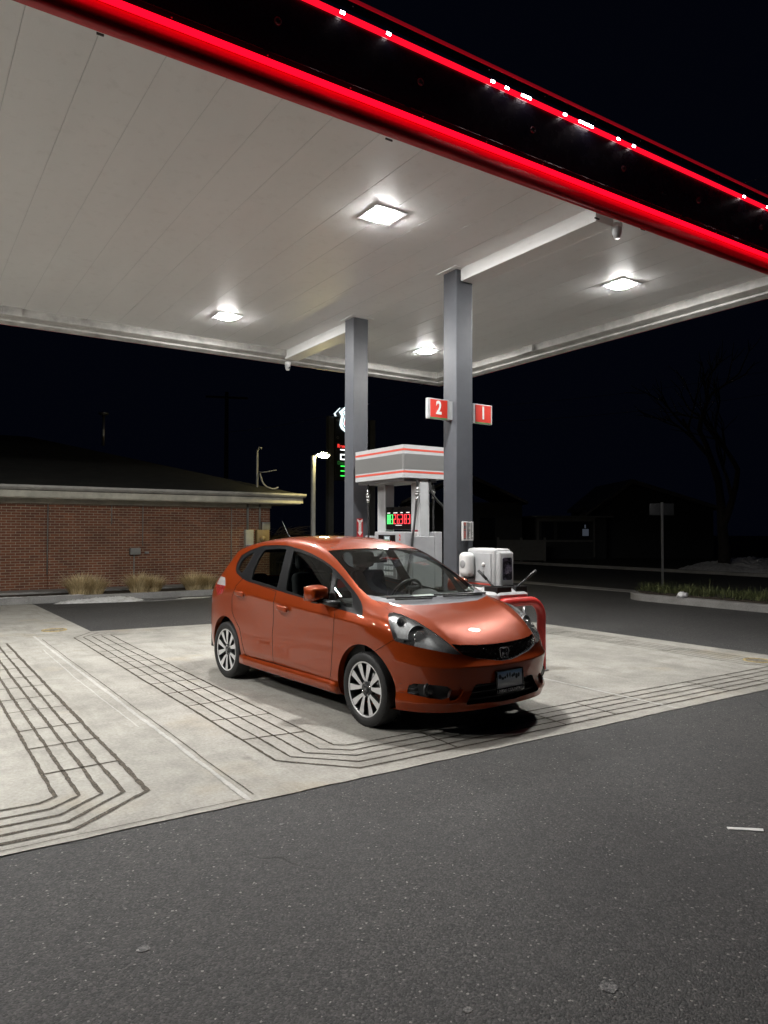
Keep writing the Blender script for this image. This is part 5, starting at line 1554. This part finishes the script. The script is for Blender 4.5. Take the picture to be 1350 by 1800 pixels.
# ================================================================== LAMP POST AND PRICE SIGN
lp = thing('lamp_post', 'pale square lamp post with one lit yellow head behind the brick building', 'street lamp', (9.56, 17.92, 0))
b = MB(); b.box(-.048, .048, -.048, .048, 0, 3.68); b.build('pole', worn_paint('pole_paint', (.42, .42, .40), .45), lp, bevel=.008)
b = MB(); b.tube([(0, 0, 3.65), (.06, -.02, 3.71), (.14, -.05, 3.725)], .028, 8); b.build('arm', M['grey_plastic'], lp)
b = MB(); b.prism([(.08, -.14), (.42, -.24), (.46, -.06), (.12, .04)], 3.715, 3.76); hd2 = b.build('lamp_head', M['grey_plastic'], lp, bevel=.012)
bm = bmesh.new(); bmesh.ops.create_uvsphere(bm, u_segments=20, v_segments=10, radius=1)
b = MB(); b.bm(bm, 0, True, Matrix.Translation((.27, -.1, 3.705)) @ Matrix.Rotation(R(-15), 4, 'Z') @ Matrix.Diagonal((.17, .085, .075, 1))); b.build('lens', emit_mat('lamp_yellow', (1.0, .84, .36), 430.0), hd2)

PY = 25.95
ps = thing('price_sign', 'tall dark price sign with lit shield and digits behind the far post', 'sign', (15.7, PY, 0))
def PS(mb, name, m, parent=ps, **k):
    o = mb.build(name, m, parent, **k)
    if parent is ps: o.location = (-15.7, -PY, 0)
    return o
M['sign_dark'] = worn_paint('sign_dark', (.13, .135, .15), .5)
for px_ in (581, 654):
    p = at_y(px_, 850, PY); b = MB(); b.box(p[0]-.12, p[0]+.12, PY-.06, PY+.18, 0, at_y(px_, 732 if px_ < 600 else 739, PY)[2]); PS(b, 'post', M['sign_dark'])
xL, xR = at_y(587, 800, PY)[0], at_y(648, 800, PY)[0]; zT, zB = at_y(587, 733, PY)[2], at_y(587, 844, PY)[2]
b = MB(); b.box(xL, xR, PY-.10, PY+.14, zB, zT); brd = PS(b, 'board', worn_paint('board_black', (.035, .037, .042), .4), bevel=.01)
def sp(px_, py_): p = at_y(px_, py_, PY-.11); return (p[0], p[2])
b = MB(); lw_ = sp(590, 778); b.box(xL+.02, xR-.02, PY-.108, PY-.10, lw_[1]-.012, lw_[1]+.012); b.build('divider', M['sign_dark'], brd).location = (-0, 0, 0)
scx = sp(612, 740)[0]
def mirrored(pts): return pts + [(2*scx-x, z) for x, z in pts[::-1]]
sh_out = [sp(612, 712), sp(609, 713), sp(596, 724), sp(600, 731), sp(598, 739), sp(597, 747), sp(600, 754), sp(606, 759), sp(612, 762)]
sh_blk = [sp(612, 716), sp(609, 717), sp(601.5, 724.5), sp(604.5, 731), sp(602.5, 739), sp(601.5, 746), sp(604, 752), sp(608, 756), sp(612, 758)]
sh_in = [sp(612, 717.5), sp(609.4, 718), sp(602.6, 724.7), sp(605.8, 731), sp(603.8, 739), sp(602.8, 746), sp(605, 751), sp(608.5, 754.7), sp(612, 756.5)]
sh_red = [sp(612, 730), sp(607.5, 733), sp(605, 740), sp(604.5, 746), sp(606, 750), sp(609, 753), sp(612, 754.5)]
M['sign_white'] = emit_mat('sign_white', (.80, .95, 1.0), 1.6)
for nm, pts, m_, d_ in (('shield', sh_out, M['sign_white'], .13), ('shield_line', sh_blk, M['gloss_black'], .135), ('shield_field', sh_in, M['sign_white'], .14), ('shield_lower', sh_red, emit_mat('sign_red_lit', (1, .04, .04), .9), .145)):
    b = MB(); b.prism(mirrored(pts), PY-d_, PY-.10, 'y'); PS(b, nm, m_)
for s_ in (0, 1):
    cv = [sp(597.5, 716.5), sp(587, 727), sp(589, 731.5), sp(591.5, 731.5), sp(589.3, 727), sp(597.9, 717.6)]
    if s_: cv = [(2*scx-x, z) for x, z in cv]
    b = MB(); b.prism(cv, PY-.12, PY-.09, 'y'); PS(b, 'wing_outline', M['sign_white'], fixn=True)
    wf_ = [sp(597, 717.5), sp(588.5, 727), sp(591, 731.5), sp(601, 733), sp(604, 716)]
    if s_: wf_ = [(2*scx-x, z) for x, z in wf_]
    b = MB(); b.prism(wf_, PY-.09, PY-.02, 'y'); PS(b, 'wing', M['sign_dark'], fixn=True)
for py_ in (738, 769):
    c = sp(594, py_); b = MB(); b.lathe([(.03, -.11), (.055, -.112), (.058, -.10)], 18, 'y', (c[0], PY, c[1])); PS(b, 'bolt_cap', M['grey_plastic'])
def psz(z): return z
c = sp(593, 784); b = MB(); add_text(b, 'Regular', .21, (c[0], PY-.112, c[1]), (1, 0, 0), (0, 0, 1), align='LEFT', bold=.006); PS(b, 'word', emit_mat('word_red', (1, .05, .04), 1.2))
c = sp(593, 813.5); b = MB(); add_text(b, 'Diesel', .20, (c[0], PY-.112, c[1]), (1, 0, 0), (0, 0, 1), align='LEFT', bold=.001); PS(b, 'word', emit_mat('word_green', (.08, .5, .10), .25))
c0, c1 = sp(598, 808.5), sp(609, 790); b = MB(); seven(b, '2', (c0[0], PY-.103, c0[1]), (1, 0, 0), c1[0]-c0[0], c1[1]-c0[1], .06, (0, -.012, 0)); PS(b, 'digit', M['price_white'])
c0, c1 = sp(598.5, 837.5), sp(609, 818.5); b = MB(); seven(b, '3', (c0[0], PY-.103, c0[1]), (1, 0, 0), c1[0]-c0[0], c1[1]-c0[1], .06, (0, -.012, 0)); PS(b, 'digit', M['price_green'])

# ================================================================== STREET SIDE
def noseshape(x0, x1, ye, yn, n_=14):
    r = (x1-x0)/2; return [(x0, ye)] + [(x0+r-r*math.cos(a), yn-r+r*math.sin(a)) for a in np.linspace(0, math.pi, n_)] + [(x1, ye)]
g = MB(); g.prism(noseshape(14.22, 15.98, -12, 11.45), -.1, .15); tag(g.build('planter_kerb', M['kerb'], bevel=.02), kind='structure')
g = MB(); g.prism(noseshape(14.40, 15.80, -11.9, 11.27), .14, .19); tag(g.build('planter_soil', M['soil']), kind='structure')
b = MB(); g_ = random.Random(12)
M['juniper'] = blade_mat('juniper', (.035, .052, .016), (.14, .155, .055))
for _ in range(420):
    y = 11.1-8.5*g_.random()**1.3; x = g_.uniform(14.42, 15.75)
    if y > 10.6 and abs(x-15.1) > .45: continue
    blades(b, 11, g_.uniform(.14, .26), g_.uniform(.10, .30), g_.randrange(10**6), x, y, .008, 1.3)
    
for _ in range(26):
    blades(b, 3, .15, g_.uniform(.35, .6), g_.randrange(10**6), g_.uniform(14.5, 15.6), 11-6*g_.random(), .004, .8)
o = b.build('ground_cover', M['juniper']); o.location = (0, 0, .18); tag(o, 'low dark green juniper cover filling the kerbed island', 'plants', kind='stuff')
b = MB(); bm = bmesh.new(); bmesh.ops.create_icosphere(bm, subdivisions=3, radius=1)
for v_ in bm.verts:
    q_ = random.Random(int((v_.co.x*7+v_.co.y*13+v_.co.z*29)*1000)).uniform(.72, 1.15); v_.co = Vector((v_.co.x*.13*q_, v_.co.y*.10*q_, v_.co.z*.07*q_))
b.bm(bm, 0, True); o = b.build('litter_bag', M['white_plastic']); p = at_z(1200, 1046, .28); o.location = tuple(p); tag(o, 'crumpled white bag lying in the planted island', 'litter')
t = thing('road_sign', 'bare metal road sign seen from behind on a perforated post', 'sign', (15.57, 11.1, .15))
ax = R(-33.6)
b = MB(); b.box(-.025, .025, -.012, .012, 0, 2.16); pol = b.build('post', M['steel'], t)
pol.rotation_euler = (0, 0, ax)
b = MB()
for i in range(62): b.lathe([(.006, -.0125), (0, -.0126)], 8, 'y', (0, 0, .08+.033*i))
b.build('hole', M['dark'], pol)
b = MB(); b.box(-.30, .30, .013, .019, 1.84, 2.13, bev=.004); bp_ = b.build('plate', worn_paint('sign_back', (.05, .052, .055), .45, .6), t); bp_.rotation_euler = (0, 0, ax)
o = snow_patch('snow_mound', [tuple(at_z(*q_)[:2]) for q_ in ((1194, 1000.5), (1235, 1004), (1290, 1007), (1380, 1009), (1440, 1006), (1420, 999), (1330, 997), (1240, 997))], .62, 11, cells=30)
tag(o, 'low mound of old ploughed snow across the street', 'snow')

M['siding'] = worn_paint('siding', (.15, .15, .145), .7, var=.1); M['dark_siding'] = worn_paint('siding_dark', (.03, .033, .036), .7, var=.1)
M['pane'] = mat('pane', (.02, .022, .026), .08)
hs = thing('house', 'dim gabled house with a pale reflection in a porch window across the street', 'house', (33.5, 29.0, 0), R(-33.6))
b = MB(); b.box(-3.0, 1.2, 0, 7, 0, 2.5); b.prism([(1.2, 0), (8, 0), (8, 2.95), (3.0, 4.4), (1.2, 2.95)], 1.2, 8, 'y'); b.build('wall', M['dark_siding'], hs, fixn=True)
b = MB(); b.prism([(-3.3, 2.42), (1.5, 2.42), (1.5, 2.52), (-3.3, 2.52)], -.4, 3.0, 'y'); b.prism([(1.0, 2.9), (3.0, 4.5), (8.3, 2.9), (8.3, 3.1), (3.0, 4.75), (1.0, 3.1)], .8, 8.3, 'y'); b.prism([(-.1, 2.5), (1.25, 3.5), (1.25, 3.6), (-.1, 2.65)], -.3, 1.0, 'y'); b.build('roof', M['siding'], hs, fixn=True)
for bx4 in ((-2.9, -2.75, -.02, 0, .1, 2.42), (.35, .45, -.3, -.2, .1, 2.42)):
    b = MB(); b.box(*bx4); b.build('porch_post', M['siding'], hs)
for bx4 in ((-2.75, .5, -.03, 0, 1.0, 1.1), (-2.75, .5, -.03, 0, 2.2, 2.42)):
    b = MB(); b.box(*bx4); b.build('trim_board', M['siding'], hs)
b = MB(); b.box(-2.6, -1.9, -.04, -.01, 1.15, 2.15); b.build('window', M['pane'], hs)
b = MB(); b.box(-1.7, -.3, -.04, -.01, 1.15, 2.15); b.build('window', M['pane'], hs)
b = MB(); b.box(-.28, .2, -.04, -.012, 1.15, 2.15); w2 = b.build('window', M['pane'], hs)
b = MB(); b.box(-.22, .14, -.05, -.041, 1.35, 1.75); b.box(-.1, -.02, -.05, -.041, 1.8, 2.0); b.build('pane_reflection', emit_mat('reflection_glow', (.6, .7, .9), .055), w2)  # pale bluish reflection in the pane, imitated by weak emission
fc = thing('fence', 'pale board fence dim beside the house across the street', 'fence', tuple(at_d(928, 972, 39.0)*np.array([1, 1, 0])), R(-33.6))
b = MB(); b.box(-1.6, .9, -.03, .03, .05, 1.15); b.build('panel', M['siding'], fc)
for x in (-1.6, -.35, .9): b = MB(); b.box(x-.06, x+.06, -.06, .06, 0, 1.28); b.build('post', M['siding'], fc)
h2 = thing('house', 'almost unlit low dark house right behind the near post', 'house', (27.6, 33.0, 0), R(-33.6))
b = MB(); b.box(-3.4, 3.4, 0, 8, 0, 3.3); b.build('wall', M['dark_siding'], h2)
b = MB(); b.prism([(-3.7, 3.2), (-.0, 4.9), (3.7, 3.2), (3.7, 3.35), (-.0, 5.1), (-3.7, 3.35)], -.3, 8.3, 'y'); b.build('roof', M['disp_dark'], h2)
for x in (-2.6, .9):
    for z in (1.1,): b = MB(); b.box(x, x+.9, -.03, 0, z, z+1.3); b.build('window', M['pane'], h2)

M['bark'] = worn_paint('bark', (.024, .020, .018), .9, var=.4, scale=10)
def bare_tree(name, loc, h, seed, label, cat, r0=.2, depth=5, spread=.55, group=None):
    t = thing(name, label, cat, loc, 0, group); g_ = random.Random(seed)
    tk, cr_ = MB(), MB()
    def grow(p, d, L, r, lv, mb):
        pts = [p]; q_ = Vector(p); dd = Vector(d)
        for i in range(4):
            dd = (dd+Vector((g_.gauss(0, .10), g_.gauss(0, .10), g_.gauss(.03, .06)))).normalized(); q_ = q_+dd*(L/4); pts.append(tuple(q_))
        mb.tube(pts, [r*(1-.12*i) for i in range(5)], 6 if lv > 2 else 4, cap=False)
        if lv == 0: return
        for k in range(2 if lv > 3 else 3):
            a = g_.uniform(0, 2*math.pi); s_ = spread*g_.uniform(.6, 1.2); o_ = dd.orthogonal().normalized(); o2 = dd.cross(o_)
            nd = (dd*math.cos(s_)+(o_*math.cos(a)+o2*math.sin(a))*math.sin(s_)).normalized()
            i = g_.choice((2, 3, 4)); grow(pts[i], nd, L*g_.uniform(.62, .82), r*.58, lv-1, cr_)
    grow((0, 0, 0), (0, 0, 1), h*.34, r0, depth, tk)
    tk.build('trunk', M['bark'], t); cr_.build('crown', M['bark'], t)
p = at_d(1272, 985, 30.0); bare_tree('bare_tree', (p[0], p[1], 0), 11, 5, 'tall leafless tree barely visible in the dark at right', 'tree', .28)
def arching_shrub(loc, n_, r, h, seed, label):
    t = thing('bare_shrub', label, 'shrub', loc); g_ = random.Random(seed); b = MB()
    for _ in range(n_):
        a = g_.uniform(0, 2*math.pi); out = r*g_.uniform(.3, 1.0); hh = h*g_.uniform(.5, 1.1); x, y = g_.gauss(0, r*.12), g_.gauss(0, r*.12)
        pts = [(x+math.cos(a)*out*u**1.4, y+math.sin(a)*out*u**1.4, hh*(1.5*u-.75*u*u)+0) for u in (0, .25, .5, .75, 1)]
        b.tube(pts, [.012, .010, .008, .006, .003], 4, cap=False)
        for k in range(3):
            q_ = Vector(pts[g_.choice((2, 3))]); d = Vector((math.cos(a+g_.gauss(0, .6)), math.sin(a+g_.gauss(0, .6)), g_.uniform(-.2, .6)))
            b.tube([q_, q_+d*.25, q_+d*.5+Vector((0, 0, -.06))], [.006, .004, .002], 4, cap=False)
    b.build('branches', mat('twig', (.16, .125, .075), .85), t)
arching_shrub((11.0, 24.3, 0), 130, 2.0, 2.2, 3, 'arching leafless shrub beside the lamp post at the building end')
arching_shrub((13.4, 24.9, 0), 120, 1.8, 1.9, 9, 'arching leafless shrub below the tall price sign')
p = at_d(397, 900, 46.0)
up_ = thing('utility_pole', 'tall dim utility pole with crossarm rising behind the roof', 'pole', (p[0], p[1], 0))
b = MB(); b.tube([(0, 0, 0), (0, 0, 10.4)], [.16, .11], 10); b.build('pole', M['bark'], up_)
b = MB(); b.box(-1.3, 1.3, -.05, .05, 10.0, 10.12); b.build('crossarm', M['bark'], up_).rotation_euler = (0, 0, R(-20))
def wire(name, a, b_, sag, r, label):
    a, b_ = Vector(a), Vector(b_); m_ = MB()
    m_.tube([a.lerp(b_, i/16)-Vector((0, 0, sag*4*(i/16)*(1-i/16))) for i in range(17)], r, 4)
    tag(m_.build(name, M['black_plastic'] if r > .02 else M['grey_plastic']), label, 'cable')
wire('cable', at_d(840, 715, 46), at_d(1480, 625, 52), .5, .012, 'upper thin cable crossing the dark sky right of the near post')
wire('cable', at_d(850, 742, 46), at_d(1480, 668, 52), .5, .014, 'lower thin cable crossing the dark sky right of the near post')
wire('cable', at_d(1300, 322, 26), at_d(1420, 280, 24), .1, .006, 'short thin cable above the canopy corner at upper right')
wire('cable', at_d(395, 760, 45), at_d(760, 668, 50), .6, .012, 'thin cable running from the utility pole behind the canopy')
